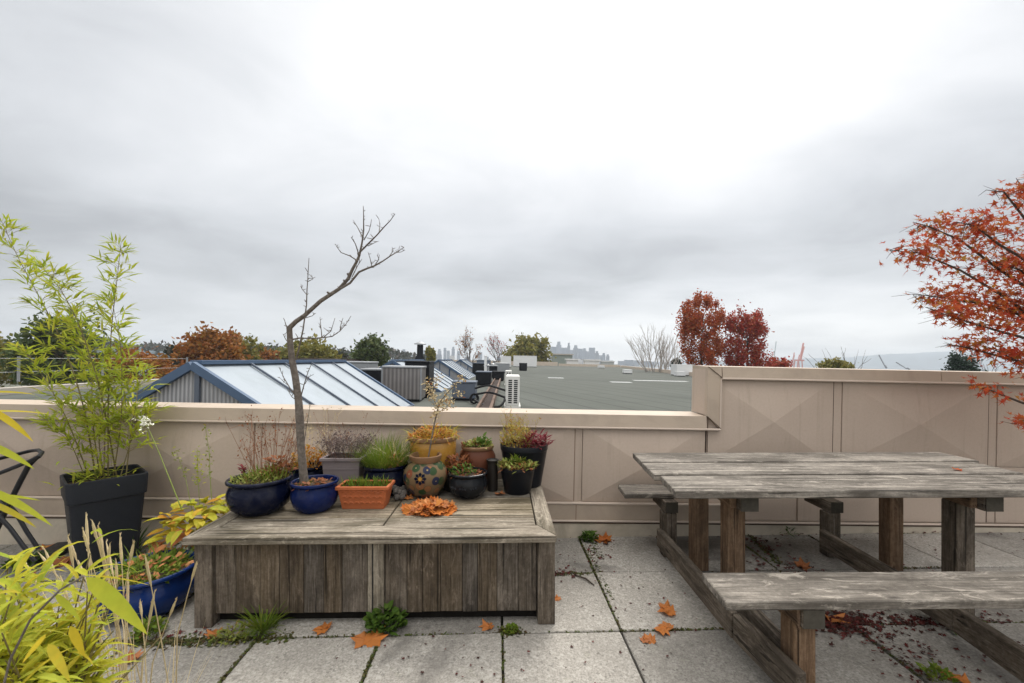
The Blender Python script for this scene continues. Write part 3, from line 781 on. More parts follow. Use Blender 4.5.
# flue
t = thing('flue', 'short black flue with a conical cap rising behind the second skylight', 'chimney')
q = MB(); q.lathe((0, 0, 0), [(0.33, 0), (0.30, 1.0), (0.16, 1.28), (0.155, 1.78)], 20); q.build('pipe', 'metal_dark', t, smooth=True)
q = MB(); q.lathe((0, 0, 0), [(0.30, 1.80), (0.31, 1.83), (0.05, 1.95), (0.0, 1.96)], 20); q.build('cap', 'metal_grey', t, smooth=True)
settle(t, -4.72, 22.2, RZ)
t = thing('vent_pipe', 'thin white vent pipe standing among the dark plant units', 'pipe')
q = MB(); q.lathe((0, 0, 0), [(0.075, 0), (0.075, 1.25), (0.09, 1.26), (0.09, 1.32), (0.0, 1.33)], 14); q.build('pipe', 'white_paint', t, smooth=True)
settle(t, -1.55, 25.2, RZ)
t = thing('roof_channel', 'long rusty channel with pale timber edges running away over the roof', 'channel')
for dx, wd, h, mt in ((0, 0.20, 0.07, 'rust'), (-0.14, 0.05, 0.14, 'wood_far'), (0.14, 0.06, 0.15, 'wood_far')):
    q = MB(); q.beam((-0.55 + dx, 8.3, RZ + h / 2 + 0.004), (-0.78 + dx, 27, RZ + h / 2 + 0.004), wd, h); q.build('channel_bed' if dx == 0 else 'channel_side', mt, t)
settle(t, 0, 0, 0)
for lb, pts in (('upper black cable arching from the plant unit to the white air conditioner', [(-0.98, 11.6, -0.80), (-0.6, 11.0, -0.66), (-0.15, 10.7, -0.78)]),
                ('middle black cable sagging to the white air conditioner', [(-0.95, 11.0, -0.92), (-0.55, 10.8, -0.82), (-0.14, 10.6, -0.95)]),
                ('lowest black cable looping on the roof below the white air conditioner', [(-0.9, 10.4, -1.0), (-0.62, 10.2, -1.12), (-0.3, 9.9, -1.11), (-0.18, 10.15, -1.0), (-0.16, 10.3, -0.9)])):
    q = MB(); pp = []
    for i in range(len(pts) - 1):
        for k in range(5): pp.append(Vector(pts[i]).lerp(Vector(pts[i + 1]), k / 5))
    pp.append(Vector(pts[-1]))
    for _ in range(3): pp = [pp[0]] + [(pp[i - 1] + pp[i] * 2 + pp[i + 1]) / 4 for i in range(1, len(pp) - 1)] + [pp[-1]]
    q.tube([BG(*p) for p in pp], 0.028, 6); tag(q.build('cable', 'cable', smooth=True), lb, 'cable', 'black cables on the roof')
t = thing('pipe_reel', 'black coiled hose lying beside the low plant unit', 'hose')
q = MB()
q.tube([(0.11 * math.cos(a * 0.5) * (1 - a * 0.008), 0.11 * math.sin(a * 0.5) * 0.4, 0.14 + 0.11 * math.sin(a * 0.5)) for a in range(40)], 0.025, 5); q.build('coil', 'cable', t, smooth=True)
settle(t, -0.95, 10.9, RZ)

# wire fence at the far left of the roof
t = thing('wire_fence', 'thin wire fence with grey posts at the left roof edge', 'fence')
for i, y in enumerate((9.5, 11.2, 13.5, 17)):
    q = MB(); q.tube([(-12.7, y, RZ + 0.3), (-12.7, y, RZ + 0.95)], 0.03, 8); q.build('post', 'metal_grey', t, smooth=True)
for h in (0.55, 0.9):
    q = MB(); q.tube([(-12.7, 9.5, RZ + h), (-12.7, 17, RZ + h)], 0.004, 4); q.build('wire', 'metal_grey', t)
settle(t, 0, 0, 0)

# ------------------------------------------------------------------ ground, water, hills
GZ = -15.0
def sheet(name, pts, mat):
    m = MB(); m.add([BG(x, y, z) for x, y, z in pts], [tuple(range(len(pts)))]); return kind(m.build(name, mat), 'structure')
sheet('ground', [(-2300, -300, GZ), (2300, -300, GZ), (2300, 2350, GZ), (-2300, 2350, GZ)], 'ground')
sheet('water', [(140, 420, GZ + 0.3), (1500, 420, GZ + 0.3), (2250, 1900, GZ + 0.3), (420, 1350, GZ + 0.3)], 'water')
def ridge(name, pts, dep, mat):
    """pts: (px, top py, distance); a rounded ridge whose crest runs through them"""
    m = MB(); rows = []
    n = len(pts) * 8
    for i in range(n + 1):
        u = i / n * (len(pts) - 1); k = min(int(u), len(pts) - 2); f = u - k; f = f * f * (3 - 2 * f)
        px = pts[k][0] + (pts[k + 1][0] - pts[k][0]) * (u - k); py = pts[k][1] + (pts[k + 1][1] - pts[k][1]) * f; Y = pts[k][2] + (pts[k + 1][2] - pts[k][2]) * (u - k)
        c = BP(px, py + GS(0.25), Y)
        rows.append([(c.x, c.y + dep * s, GZ + (c.z - GZ) * math.cos(s * math.pi / 2) ** 1.2 + (0 if abs(s) == 1 else GS(0.6))) for s in (-1, -0.75, -0.5, -0.25, 0, 0.3, 0.65, 1)])
    vs = [BG(*p) for r in rows for p in r]; w_ = 8
    m.add(vs, [(i * w_ + j, (i + 1) * w_ + j, (i + 1) * w_ + j + 1, i * w_ + j + 1) for i in range(n) for j in range(w_ - 1)])
    return kind(m.build(name, mat, smooth=True), 'structure')
ridge('hills', [(640, 362, 2150), (760, 360, 2200), (840, 357.5, 2200), (900, 353.5, 2200), (960, 351.5, 2150), (1040, 352, 2100), (1150, 354, 2050), (1300, 352, 1950)], 150, 'hill')
ridge('hill', [(-160, 339, 330), (0, 342, 300), (120, 345, 300), (200, 349, 300), (280, 354, 300), (360, 357.5, 340), (430, 359.5, 420)], 60, 'hill')
# woods on the near hill: one mass nobody could count
m = MB()
for i in range(1500):
    px = U(-120, 430); Y = U(250, 320)
    top = 341.0 + max(0, (px - 60)) * 0.036 + 2.2 * math.sin(px * 0.11) + 1.6 * math.sin(px * 0.043 + 1)
    c = BP(px, top + abs(GS(5)), Y); c = BG(*c)
    for k in range(3): m.card(c + Vector((GS(1.2), GS(1.2), GS(1.0))), (GS(1), GS(1), U(0, 1)), None, U(0.8, 1.9), U(0.7, 1.6))
kind(m.build('hill_woods', 'far_dark'), 'stuff')

# ------------------------------------------------------------------ skyline and cranes
CITYY = 1500.0
def tower(px0, px1, top, mat, label, Y=CITYY, stepped=False, group='distant towers of the skyline'):
    a = BP(px0, top, Y); c = BP(px1, top, Y); wd = (c.x - a.x); h = a.z - GZ
    t = thing('tower_block', label, 'skyscraper', group=group)
    q = MB(); q.box(-wd / 2, -wd * 0.4, 0, wd / 2, wd * 0.4, h * (0.86 if stepped else 1) - 0.01); q.build('shaft', mat, t)
    if stepped:
        q = MB(); q.box(-wd * 0.32, -wd * 0.25, h * 0.86, wd * 0.32, wd * 0.25, h); q.build('crown', mat, t)
    settle(t, (a.x + c.x) / 2, Y, GZ)
    return t
same = 'hazy blue-grey tower standing within the dense cluster of the far skyline'
for i, (a, c, y, mt, lb, stp) in enumerate([
    (550, 556, 346.7, 'tower_blue', 'broad hazy tower at the left end of the main skyline cluster', False),
    (556, 560.7, 341.6, 'tower_pale', 'tallest hazy tower of the skyline above the sage-green hut', True),
    (560.7, 567, 347.7, 'tower_blue', same, False), (567, 569.6, 342.8, 'tower_dark', 'slim tall hazy tower second tallest in the skyline', True),
    (569.6, 572.6, 349.8, 'tower_pale', same, False), (573, 577.6, 345.3, 'tower_dark', 'dark hazy tower just right of the slim tall one', True),
    (577.6, 582, 348.7, 'tower_blue', same, False), (582, 586, 348.2, 'tower_blue', same, True), (586, 588.6, 351.4, 'tower_pale', same, False),
    (588.8, 594.3, 347.7, 'tower_blue', 'wide flat-topped hazy tower right of the skyline middle', False), (594.8, 598.4, 351.1, 'tower_dark', same, True),
    (598.6, 602, 355.2, 'tower_pale', same, False), (602, 605, 353.0, 'tower_blue', same, True), (606, 609, 354.3, 'tower_dark', 'last clearly tall tower before the skyline tails off right', True)]):
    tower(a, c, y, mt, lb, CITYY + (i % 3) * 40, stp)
far = 'pale far tower on the left stretch of the skyline'
for i, (a, c, y) in enumerate([(401.7, 405.6, 349.2), (393, 397, 353.5), (422, 425.4, 350.2), (437.5, 441, 349), (443.5, 446, 347.8), (446.6, 449.5, 350.5), (451.5, 454.5, 346.8), (457, 460, 351), (478, 482, 352), (409, 414, 354.5)]):
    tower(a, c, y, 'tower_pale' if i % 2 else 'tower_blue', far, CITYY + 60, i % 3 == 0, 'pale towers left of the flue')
low = 'low hazy city block along the foot of the skyline'
for i in range(34):
    px = 388 + i * 7.9 + U(-2, 2)
    if px < 548 and i % 2: continue
    tower(px, px + U(4, 8), hor(px) - U(0.4, 3.4) * (1 if px < 615 else 0.7), random.choice(['tower_pale', 'tower_blue', 'plaster']), low, CITYY - 120 + U(-40, 40), False, 'low city blocks')
def crane_port(px, Y, label, mat='crane_red'):
    t = thing('port_crane', label, 'crane', group='red cranes at the harbour')
    h = 24.0
    for x in (-5, 5):
        for y in (-4, 4):
            q = MB(); q.beam((x, y, 0), (x * 0.6, y, h), 1.2, 1.2); q.build('leg', mat, t)
    q = MB(); q.beam((-6, 0, h * 0.95), (9, 0, h * 0.95), 2.0, 2.2); q.build('girder', mat, t)
    for y in (-3, 3):
        q = MB(); q.beam((3.2 + y * 0.5, y, h), (8 + y * 0.5, y, h + 24 + y), 1.5, 1.9); q.build('boom', mat, t)
    q = MB(); q.beam((0, 0, h), (1.5, 0, h + 8), 1.0, 1.0); q.build('mast', mat, t)
    c = BP(px, 360, Y); settle(t, c.x, Y, GZ)
    return t
a = crane_port(798, 700, 'nearer salmon-red port crane with raised twin booms beyond the wall')
c = copy_tree(a); c['label'] = 'fainter port crane just left of the salmon-red pair of booms'; p = BP(791, 360, 980); settle(c, p.x, 980, GZ); c.scale = (0.85, 0.85, 0.85)
def crane_jib(pts, Y, mat, label):
    t = thing('tower_crane', label, 'crane')
    a = [BP(px, py, Y) for px, py in pts]
    base = Vector((a[0].x, Y, GZ)); t.location = BG(*base)
    q = MB(); q.beam(BG(*base), BG(*a[0]), 0.9, 0.9); q.build('mast', mat, t)
    q = MB(); q.beam(BG(*a[0]), BG(*a[1]), 0.9, 0.9, up=Vector((0, 1, 0))); q.build('jib', mat, t)
    q = MB(); b2 = a[0] + (a[0] - a[1]) * 0.25; q.beam(BG(*a[0]) + Vector((0, 0, 1.2)), BG(b2.x, b2.y, b2.z + 1.5), 1.4, 1.4, up=Vector((0, 1, 0))); q.build('counterweight', mat, t)
crane_jib([(885, 366.5), (878.8, 354.8)], 560, 'crane_grey', 'dark slanting crane jib left of the conifer')
crane_jib([(907, 369), (896, 362.2)], 560, 'crane_grey', 'shorter dark crane jib nearest the conifer')
crane_jib([(774, 358), (776.2, 341.5)], 650, 'crane_pale', 'pale upright crane beside the small red shrub')

# ------------------------------------------------------------------ buildings just beyond the roof
def hut(name, label, cat, px0, px1, top, bot, Y, mat, roofmat=None):
    a = BP(px0, top, Y); c = BP(px1, bot, Y); t = thing(name, label, cat)
    wd = c.x - a.x; h = a.z - GZ
    q = MB(); q.box(-wd / 2, 0, 0, wd / 2, wd * 0.7, h - 0.3); q.build('wall', mat, t)
    q = MB(); q.box(-wd / 2 - 0.25, -0.25, h - 0.298, wd / 2 + 0.25, wd * 0.7 + 0.25, h); q.build('roof', roofmat or mat, t)
    settle(t, (a.x + c.x) / 2, Y, GZ); return t
hut('house', 'sage-green block with a pale roof below the tallest towers', 'building', 551.5, 571, 353.6, 364, 112, 'sage', 'plaster')
hut('house', 'small white block right of the sage-green one', 'building', 565.5, 577, 358.6, 365, 98, 'white_paint')
hut('house', 'longer white block below the middle of the skyline', 'building', 583.5, 598, 359.2, 366, 98, 'white_paint')
hut('house', 'low pale block at the tail of the skyline', 'building', 601, 613, 360.6, 366, 130, 'membrane_pale', 'white_paint')
hut('house', 'tan flat block behind the bare orange-leafed trees', 'building', 478, 499, 361, 366, 105, 'tan_parapet')
hut('house', 'red-roofed low house behind the nearest skylight ridge', 'building', 283, 345, 358, 364, 40, 'plaster', 'rust')

# ------------------------------------------------------------------ background trees
def crown(px0, px1, py0, py1, Y, mat, name='tree', label='', group=None, n=2600, sz=0.17, cl=46, clr=0.30, shape='oval', trunkmat='bark_dark', lean=0.0, gap=0.0, rag=1.4):
    """a tree whose crown spans the given patch of the view at distance Y"""
    a = BP(px0, py0, Y); c = BP(px1, py1, Y)
    cx = (a.x + c.x) / 2; rx = (c.x - a.x) / 2; z1 = a.z; z0 = c.z; rz = (z1 - z0) / 2; zc_ = (z1 + z0) / 2; ry = rx * 0.85
    base = BG(cx + lean, Y, GZ)
    t = thing(name, label, 'tree', base, group)
    top = Vector((cx, Y, zc_ + rz * 0.5)); q = MB(); tips = []
    pts = [Vector((cx + lean * (1 - k / 5), Y, GZ + (zc_ - GZ) * k / 5)) for k in range(6)]
    q.tube([BG(*p) for p in pts], [0.28 * (1 - 0.12 * k) * max(0.5, rx / 3) for k in range(6)], 7)
    for k in range(7):
        d = Vector((GS(1), GS(1), U(0.3, 1.3))).normalized()
        q.grow(BG(*pts[4 if k % 2 else 5]), d, rz * 0.5, 0.07 * max(0.6, rx / 3), 2, 3, 3, 0.5, 0.3, 0.55)
    q.build('trunk', trunkmat, t)
    m = MB(); ctr = []
    while len(ctr) < cl:
        u = Vector((U(-1, 1), U(-1, 1), U(-1, 1)))
        if shape == 'oval' and u.length > 1: continue
        if shape == 'cone' and (u.x ** 2 + u.y ** 2) ** 0.5 > (1 - (u.z + 1) / 2) * 0.95 + 0.08: continue
        if shape == 'vase' and (u.x ** 2 + u.y ** 2) ** 0.5 > 0.66 + 0.36 * (u.z + 1) / 2 - max(0, u.z - 0.6) * 1.2: continue
        if shape == 'oval' and u.length < 0.45 and R() < 0.6: continue
        if u.z > 0.2 and R() < 0.25: u = u * U(1.0, 1.12)
        ctr.append((u, U(0.45, 1.25)))
    per = int(n * rag) // cl
    for u, s_ in ctr:
        cc = Vector((cx + u.x * rx * 0.93, Y + u.y * ry * 0.93, zc_ + u.z * rz * 0.93))
        for k in range(int(per * s_)):
            g = Vector((GS(1), GS(1), GS(1))) * clr * s_ * 0.55
            p = cc + Vector((g.x * rx, g.y * ry, g.z * rz))
            m.card(BG(*p), (GS(1), GS(1) - 0.3, GS(1) + 0.4), None, sz * U(0.6, 1.4), sz * U(0.5, 1.1))
    m.build('crown', mat, t)
    return t
def bare(px0, px1, py0, py1, Y, label, mat='bark_dark', stems=1, kids=4, depth=3, leafm=None, r=0.11, spread=0.5, nleaf=0):
    a = BP(px0, py0, Y); c = BP(px1, py1, Y); cx = (a.x + c.x) / 2; h = a.z - c.z
    t = thing('bare_tree', label, 'tree', BG(cx, Y, GZ))
    q = MB(); tips = []
    if stems == 1:
        q.tube([BG(cx, Y, GZ), BG(cx, Y, (GZ + c.z) / 2), BG(cx, Y, c.z)], [r * 2, r * 1.6, r * 1.2], 6)
        q.build('trunk', mat, t); q = MB()
        for k in range(5): q.grow(BG(cx, Y, c.z - 0.5), Vector((GS(0.5), GS(0.4), 1)), h * 0.62, r * 0.7, depth, 3, kids, spread, 0.25, 0.62, tips=tips)
    else:
        wd = (c.x - a.x) / 2
        q.tube([BG(cx, Y, GZ), BG(cx, Y, c.z - 1.0)], [r * 3, r * 2.5], 6); q.build('trunk', mat, t); q = MB()
        for k in range(stems):
            u = -1 + 2 * (k + 0.5) / stems
            q.grow(BG(cx + u * wd * 0.35, Y + GS(0.5), c.z - 1.0), Vector((u * wd * 0.95 / h * 1.2, GS(0.18), 1)), h * U(0.72, 0.92), r, depth, 3, kids, spread, 0.18, 0.42, tips=tips)
    q.build('branches', mat, t)
    if leafm:
        m = MB()
        for k in range(nleaf):
            m.card(random.choice(tips) + Vector((GS(0.12), GS(0.12), GS(0.12))), (GS(1), GS(1), GS(1)), None, U(0.06, 0.14), U(0.05, 0.12))
        m.build('leaves', leafm, t)
    return t
# far left bank
crown(-60, 22, 331, 392, 34, 'far_olive', label='olive-brown tree at the left edge behind the roof fence', n=2600, sz=0.20)
crown(22, 98, 321, 396, 30, 'far_green', label='dark bushy tree showing through the bamboo', n=3600, sz=0.20, cl=60)
crown(-110, -20, 338, 396, 40, 'far_green', label='green tree beyond the left edge of the roof', n=1200, sz=0.25)
crown(94, 172, 350, 398, 36, 'far_orange', label='rust-orange tree between the bamboo and the skylight gable', n=2800, sz=0.19)
crown(60, 130, 352, 398, 44, 'far_green', label='green tree low between the dark tree and the rust-orange one', n=1600, sz=0.24)
crown(186, 246, 327, 384, 42, 'far_orange', label='domed autumn-orange tree above the nearest skylight', n=3600, sz=0.22, cl=64)
crown(160, 200, 346, 384, 52, 'far_dark', label='dark tree tucked left of the domed orange tree', n=1300, sz=0.26)
crown(226, 262, 335, 380, 50, 'far_olive', label='olive tree leaning on the right of the domed orange tree', n=1500, sz=0.24)
crown(246, 286, 349, 378, 58, 'far_orange', label='low rust-coloured tree right of the olive tree', n=1300, sz=0.27)
crown(286, 341, 338, 376, 48, 'far_olive', label='yellow-olive tree behind the sapling trunk', n=2400, sz=0.23)
crown(256, 300, 347, 376, 75, 'far_green', label='distant green trees clump left of the sapling trunk', n=1200, sz=0.36)
crown(326, 356, 351, 376, 80, 'far_dark', label='small dark tree right of the yellow-olive tree', n=900, sz=0.36)
crown(352, 389, 339.5, 374, 44, 'far_green', label='dark green spiky tree above the end of the skylight', n=2000, sz=0.21, gap=0.3)
crown(426, 435.5, 347, 366, 60, 'far_olive', label='small upright olive tree right of the flue', n=900, sz=0.22, shape='vase')
crown(503, 549, 335.5, 372, 92, 'far_olive', label='yellow-green domed tree above the long white hut', n=3400, sz=0.42, cl=60)
crown(676, 727, 297, 378, 42, 'far_red', label='taller rust-red tree just behind the step in the wall', n=9000, sz=0.115, cl=62, clr=0.21, shape='vase')
crown(722, 773, 307, 380, 42, 'far_crimson', label='shorter crimson tree right of the rust-red one', n=8000, sz=0.115, cl=58, clr=0.21, shape='oval')
crown(766, 790, 356, 378, 46, 'far_crimson', label='small crimson shrub right of the two red trees', n=1100, sz=0.16, name='shrub')
crown(820, 851, 357.5, 380, 46, 'far_olive', label='low domed olive bush peeping over the high wall', n=2000, sz=0.16, name='shrub')
crown(944, 978, 337, 398, 40, 'far_conifer', label='small dark conifer peeping over the wall left of the maple', n=4200, sz=0.14, cl=70, shape='cone', name='conifer')
crown(671, 681, 356.5, 374, 56, 'far_conifer', label='dark clipped evergreen right of the pale bare shrub', n=700, sz=0.22, name='conifer')
bare(455, 487, 333, 366, 62, 'thin bare tree with a few dry leaves behind the farthest skylight', leafm='far_orange', nleaf=420)
bare(484, 512, 337, 366, 70, 'bare reddish tree left of the yellow-green domed tree', leafm='far_crimson', nleaf=260)
bare(637, 681, 330, 372, 50, 'pale bare multi-stemmed tree beyond the roof edge', mat='bark_pale', stems=24, kids=5, depth=2, r=0.065, spread=0.3)
bare(812, 870, 340, 374, 48, 'thin leafless tree around the domed olive bush', stems=9, kids=2, depth=1, r=0.04, spread=0.25)
bare(975, 1010, 352, 380, 40, 'leafless twiggy tree right of the conifer', stems=7, kids=2, depth=1, r=0.04, spread=0.25)
bare(376, 398, 343, 366, 60, 'wispy bare tree at the right of the spiky green tree', stems=5, kids=3, depth=1, r=0.04, spread=0.3)

# ------------------------------------------------------------------ haze
m = MB(); pts = [(-2350, -350), (2350, -350), (2350, 2400), (-2350, 2400)]
m.hexa([BG(x, y, GZ - 1.5) for x, y in pts], [BG(x, y, 78) for x, y in pts])
hz = bpy.data.materials.new('haze_air'); hz.use_nodes = True; nt = NT(hz.node_tree); MATS['haze_air'] = hz
o = nt.n('ShaderNodeOutputMaterial'); pv_ = nt.n('ShaderNodeVolumePrincipled')
pv_.inputs['Color'].default_value = (0.86, 0.93, 1.0, 1); pv_.inputs['Density'].default_value = 0.0004; pv_.inputs['Anisotropy'].default_value = 0.2
nt.l(pv_.outputs[0], o.inputs['Volume'])
kind(m.build('haze', 'haze_air'), 'stuff')

# ------------------------------------------------------------------ low wooden deck box that carries the pots
BYAW = 0.018
box = thing('deck_box', 'low weathered wooden deck box with boarded front carrying the flowerpots', 'box', (-0.707, 2.257, 0))
class LB(MB):
    """box-local builder: origin at the parent, parent carries the rotation"""
    def build(s, name, mat, parent, **k):
        o = origin(parent); s.v = [(x + o[0], y + o[1], z + o[2]) for x, y, z in s.v]
        return MB.build(s, name, mat, parent, **k)
D = 1.03; HT = 0.481; TH = 0.038
for x0, x1, y0, y1 in ((-0.932, -0.842, 0, 0.09), (0.842, 0.932, 0, 0.09), (-0.932, -0.842, D - 0.09, D), (0.842, 0.932, D - 0.09, D)):
    q = LB(); q.box(x0, y0, 0.0, x1, y1, HT - TH - 0.001); q.build('leg', 'wood_brown_z', box, bevel=0.004)
q = LB(); q.box(-0.045, 0.008, 0.02, 0.038, 0.05, HT - TH - 0.002); q.build('stile', 'wood_box_z', box, bevel=0.003)
q = LB(); q.box(-0.02, 0.002, 0.055, -0.016, 0.0079, HT - TH - 0.004); q.build('stile_gap', 'slot_dark', box)
def boards(x0, x1, n, name='front_panel', y0=0.02, y1=0.042, z0=0.063):
    q = LB(); w_ = [U(0.8, 1.2) for _ in range(n)]; s_ = sum(w_); x = x0
    for k in w_:
        wd = (x1 - x0) * k / s_
        q.box(x + 0.0012, y0 + U(0, 0.003), z0 + U(-0.003, 0.003), x + wd - 0.0012, y1, HT - TH - 0.002); x += wd
    return q.build(name, 'wood_brown_z', box, bevel=0.002)
boards(-0.838, -0.049, 7); boards(0.042, 0.838, 8)
for sx in (-1, 1):
    q = LB(); y = 0.095
    for k in range(7):
        q.box(min(sx * 0.91, sx * 0.885), y, 0.065, max(sx * 0.91, sx * 0.885), y + 0.116, HT - TH - 0.002); y += 0.119
    q.build('side_panel', 'wood_brown_z', box, bevel=0.002)
q = LB(); q.box(-0.84, D - 0.05, 0.065, 0.84, D - 0.025, HT - TH - 0.002); q.build('back_panel', 'wood_brown_x', box)
q = LB(); q.box(-0.83, 0.06, 0.10, 0.83, D - 0.06, 0.14); q.build('floor_panel', 'wood_brown_x', box)
for y in (0.075, 0.52, 0.93):  # added boards, coloured near-black to give the deep shade under the front
    q = LB(); q.box(-0.84, y, 0.002, 0.84, y + 0.04, 0.099); q.build('shade_board', 'under_box_shade', box)
# top: mitred frame and two boarded lids
z0, z1 = HT - TH, HT
XA, XB, FW, FS = -0.967, 0.936, 0.150, 0.092
def slab(pts, name, mat, parent=box):
    q = LB(); q.hexa([(x, y, z0) for x, y in pts], [(x, y, z1) for x, y in pts]); return q.build(name, mat, parent, bevel=0.003)
slab([(XA, -0.035), (XB, -0.035), (XB - FS, -0.035 + FW), (XA + FS, -0.035 + FW)], 'frame_board', 'wood_box_x')
slab([(XA, -0.0335), (XA + FS - 0.001, -0.035 + FW + 0.001), (XA + FS - 0.001, D - 0.05), (XA, D + 0.02)], 'frame_board', 'wood_box_y')
slab([(XB, -0.0335), (XB, D + 0.02), (XB - FS + 0.001, D - 0.05), (XB - FS + 0.001, -0.035 + FW + 0.001)], 'frame_board', 'wood_box_y')
slab([(XA + 0.002, D + 0.02), (XA + FS, D - 0.048), (XB - FS, D - 0.048), (XB - 0.002, D + 0.02)], 'frame_board', 'wood_box_x')
for x0, x1 in ((XA + FS + 0.006, 0.0), (0.008, XB - FS - 0.006)):
    q = LB(); y = -0.035 + FW + 0.006; n = 7; wd = (D - 0.056 - y) / n
    for k in range(n):
        dz = U(-0.004, 0.002); q.box(x0, y, z0, x1, y + wd - 0.009, z1 + dz); y += wd
    q.build('lid', 'wood_box_x', box, bevel=0.0025)
box.rotation_euler = (0, 0, BYAW)

# ------------------------------------------------------------------ plants
def grass(m, c, n, h, r, lean=0.5, w=0.004, droop=0.8, segs=4):
    c = Vector(c)
    for i in range(n):
        a = U(0, 6.283); rr = r * math.sqrt(R())
        b_ = c + Vector((math.cos(a) * rr, math.sin(a) * rr, 0))
        a2 = a + GS(0.7); l_ = lean * (0.25 + rr / r) * U(0.4, 1.1)
        d = Vector((math.cos(a2) * l_, math.sin(a2) * l_, 1))
        m.leaf(b_, d, (math.cos(a2), math.sin(a2), 0.2), h * U(0.5, 1.15), w * U(0.7, 1.3), droop * U(0.3, 1.3), segs, 0.4, 0.1)
def leafy(m, c, r, h, n, L_, W_, up=0.6, droop=0.4, segs=3, flat=1.0):
    """leaf rosettes through a low mound"""
    c = Vector(c)
    for i in range(n):
        a = U(0, 6.283); rr = r * math.sqrt(R()); hh = h * (1 - (rr / r) ** 2 * 0.6) * U(0.1, 1)
        b_ = c + Vector((math.cos(a) * rr, math.sin(a) * rr * flat, hh))
        a2 = a + GS(1.2)
        m.leaf(b_, (math.cos(a2), math.sin(a2), up + GS(0.4)), (GS(0.2), GS(0.2), 1), L_ * U(0.6, 1.3), W_ * U(0.7, 1.3), droop, segs, 0.45)
def stalks(m, c, r, n, h, rad=0.0018, lean=0.25, sub=3):
    c = Vector(c); tips = []
    for i in range(n):
        a = U(0, 6.283); rr = r * math.sqrt(R()); b_ = c + Vector((math.cos(a) * rr, math.sin(a) * rr, 0))
        d = Vector((math.cos(a) * lean * U(0, 1.6) + GS(0.08), math.sin(a) * lean * U(0, 1.2) + GS(0.08), 1)).normalized()
        L_ = h * U(0.55, 1.1); p1 = b_ + d * L_ * 0.5; p2 = b_ + d * L_ + Vector((GS(0.02), GS(0.02), 0))
        m.tube([b_, p1, p2], [rad, rad * 0.8, rad * 0.45], 4, cap=False)
        for k in range(sub):
            q = p1.lerp(p2, U(0, 1)); e = q + Vector((GS(0.03), GS(0.03), U(0.02, 0.06))); m.tube([q, e], [rad * 0.6, rad * 0.35], 3, cap=False); tips.append(e)
        tips.append(p2)
    return tips
def seeds(m, tips, n, s, spread=0.012):
    for i in range(n):
        p = random.choice(tips) + Vector((GS(spread), GS(spread), GS(spread)))
        m.card(p, (GS(1), GS(1), GS(1)), None, s * U(0.6, 1.3), s * U(0.5, 1))

def lathe_pot(t, prof, mat, soil_r, soil_z, rim=None, c=None, n=48):
    c = c or t.location
    q = MB(); q.lathe(c, prof, n); pot = q.build('pot', mat, t, smooth=True)
    if rim:
        q = MB(); q.lathe(c, rim[1], n); q.build('rim', rim[0], pot, smooth=True)
    q = MB()
    vs = [(c[0], c[1], c[2] + soil_z + 0.012)]
    for k in range(24):
        a = k * math.pi / 12; vs.append((c[0] + soil_r * math.cos(a), c[1] + soil_r * math.sin(a), c[2] + soil_z + GS(0.002)))
    q.add(vs, [(0, 1 + k, 1 + (k + 1) % 24) for k in range(24)]); q.build('soil', 'soil', t, smooth=True)
    return pot
def bowl(r, h, rb, lip=0.018, neck=0.90, belly=1.0):
    """glazed bulging bowl with a rolled rim"""
    return [(rb * 0.9, 0), (rb, 0.006), (r * 0.90 * belly, h * 0.22), (r * 0.985 * belly, h * 0.45), (r * 0.99 * belly, h * 0.58), (r * 0.95, h * 0.72), (r * neck, h * 0.82), (r * neck, h * 0.85),
            (r * 0.96, h * 0.885), (r, h * 0.92), (r * 1.005, h * 0.96), (r * 0.985, h * 0.99), (r * 0.95, h), (r * 0.91, h * 0.985), (r * 0.885, h * 0.94), (r * 0.87, h * 0.75), (0.0, h * 0.70)]
TOPZ = HT + 0.001
def pot_thing(label, px, Y, cat='flowerpot', name='potted_plant', group=None, z=TOPZ):
    return thing(name, label, cat, ((px - 512) / FOC * Y, Y, z), group)

# 1 navy bowl far left
t = pot_thing('wide navy glazed bowl with sedum and dry red stalks, leftmost on the deck box', 260, 2.60); c = t.location
lathe_pot(t, bowl(0.176, 0.205, 0.115), 'glaze_navy', 0.152, 0.165)
m = MB(); leafy(m, c + Vector((0, 0, 0.17)), 0.15, 0.07, 420, 0.028, 0.010, 0.9, 0.1); m.build('sedum', 'leaf_sedum', t)
m = MB(); grass(m, c + Vector((0.03, 0.05, 0.17)), 110, 0.13, 0.12, 0.6, 0.0045); m.build('foliage', 'leaf_grass', t)
m = MB(); tp = stalks(m, c + Vector((0.02, 0.06, 0.16)), 0.11, 34, 0.40, 0.0016, 0.35, 4); seeds(m, tp, 260, 0.007); m.build('stalk', 'leaf_rust_dry', t)
m = MB(); leafy(m, c + Vector((0.06, 0.08, 0.2)), 0.07, 0.13, 90, 0.045, 0.022, 0.6, 0.5); m.build('dry_leaves', 'leaf_rust_dry', t)
m = MB(); b_ = c + Vector((-0.11, 0.02, 0.17)); m.tube([b_, b_ + Vector((-0.005, 0, 0.09))], 0.003, 5)
for k in range(14): m.leaf(b_ + Vector((-0.005, 0, U(0.04, 0.1))), (GS(1), GS(1), 0.8), (0, 0, 1), 0.04, 0.018, 0.2)
m.build('shoot', 'leaf_burgundy', t)
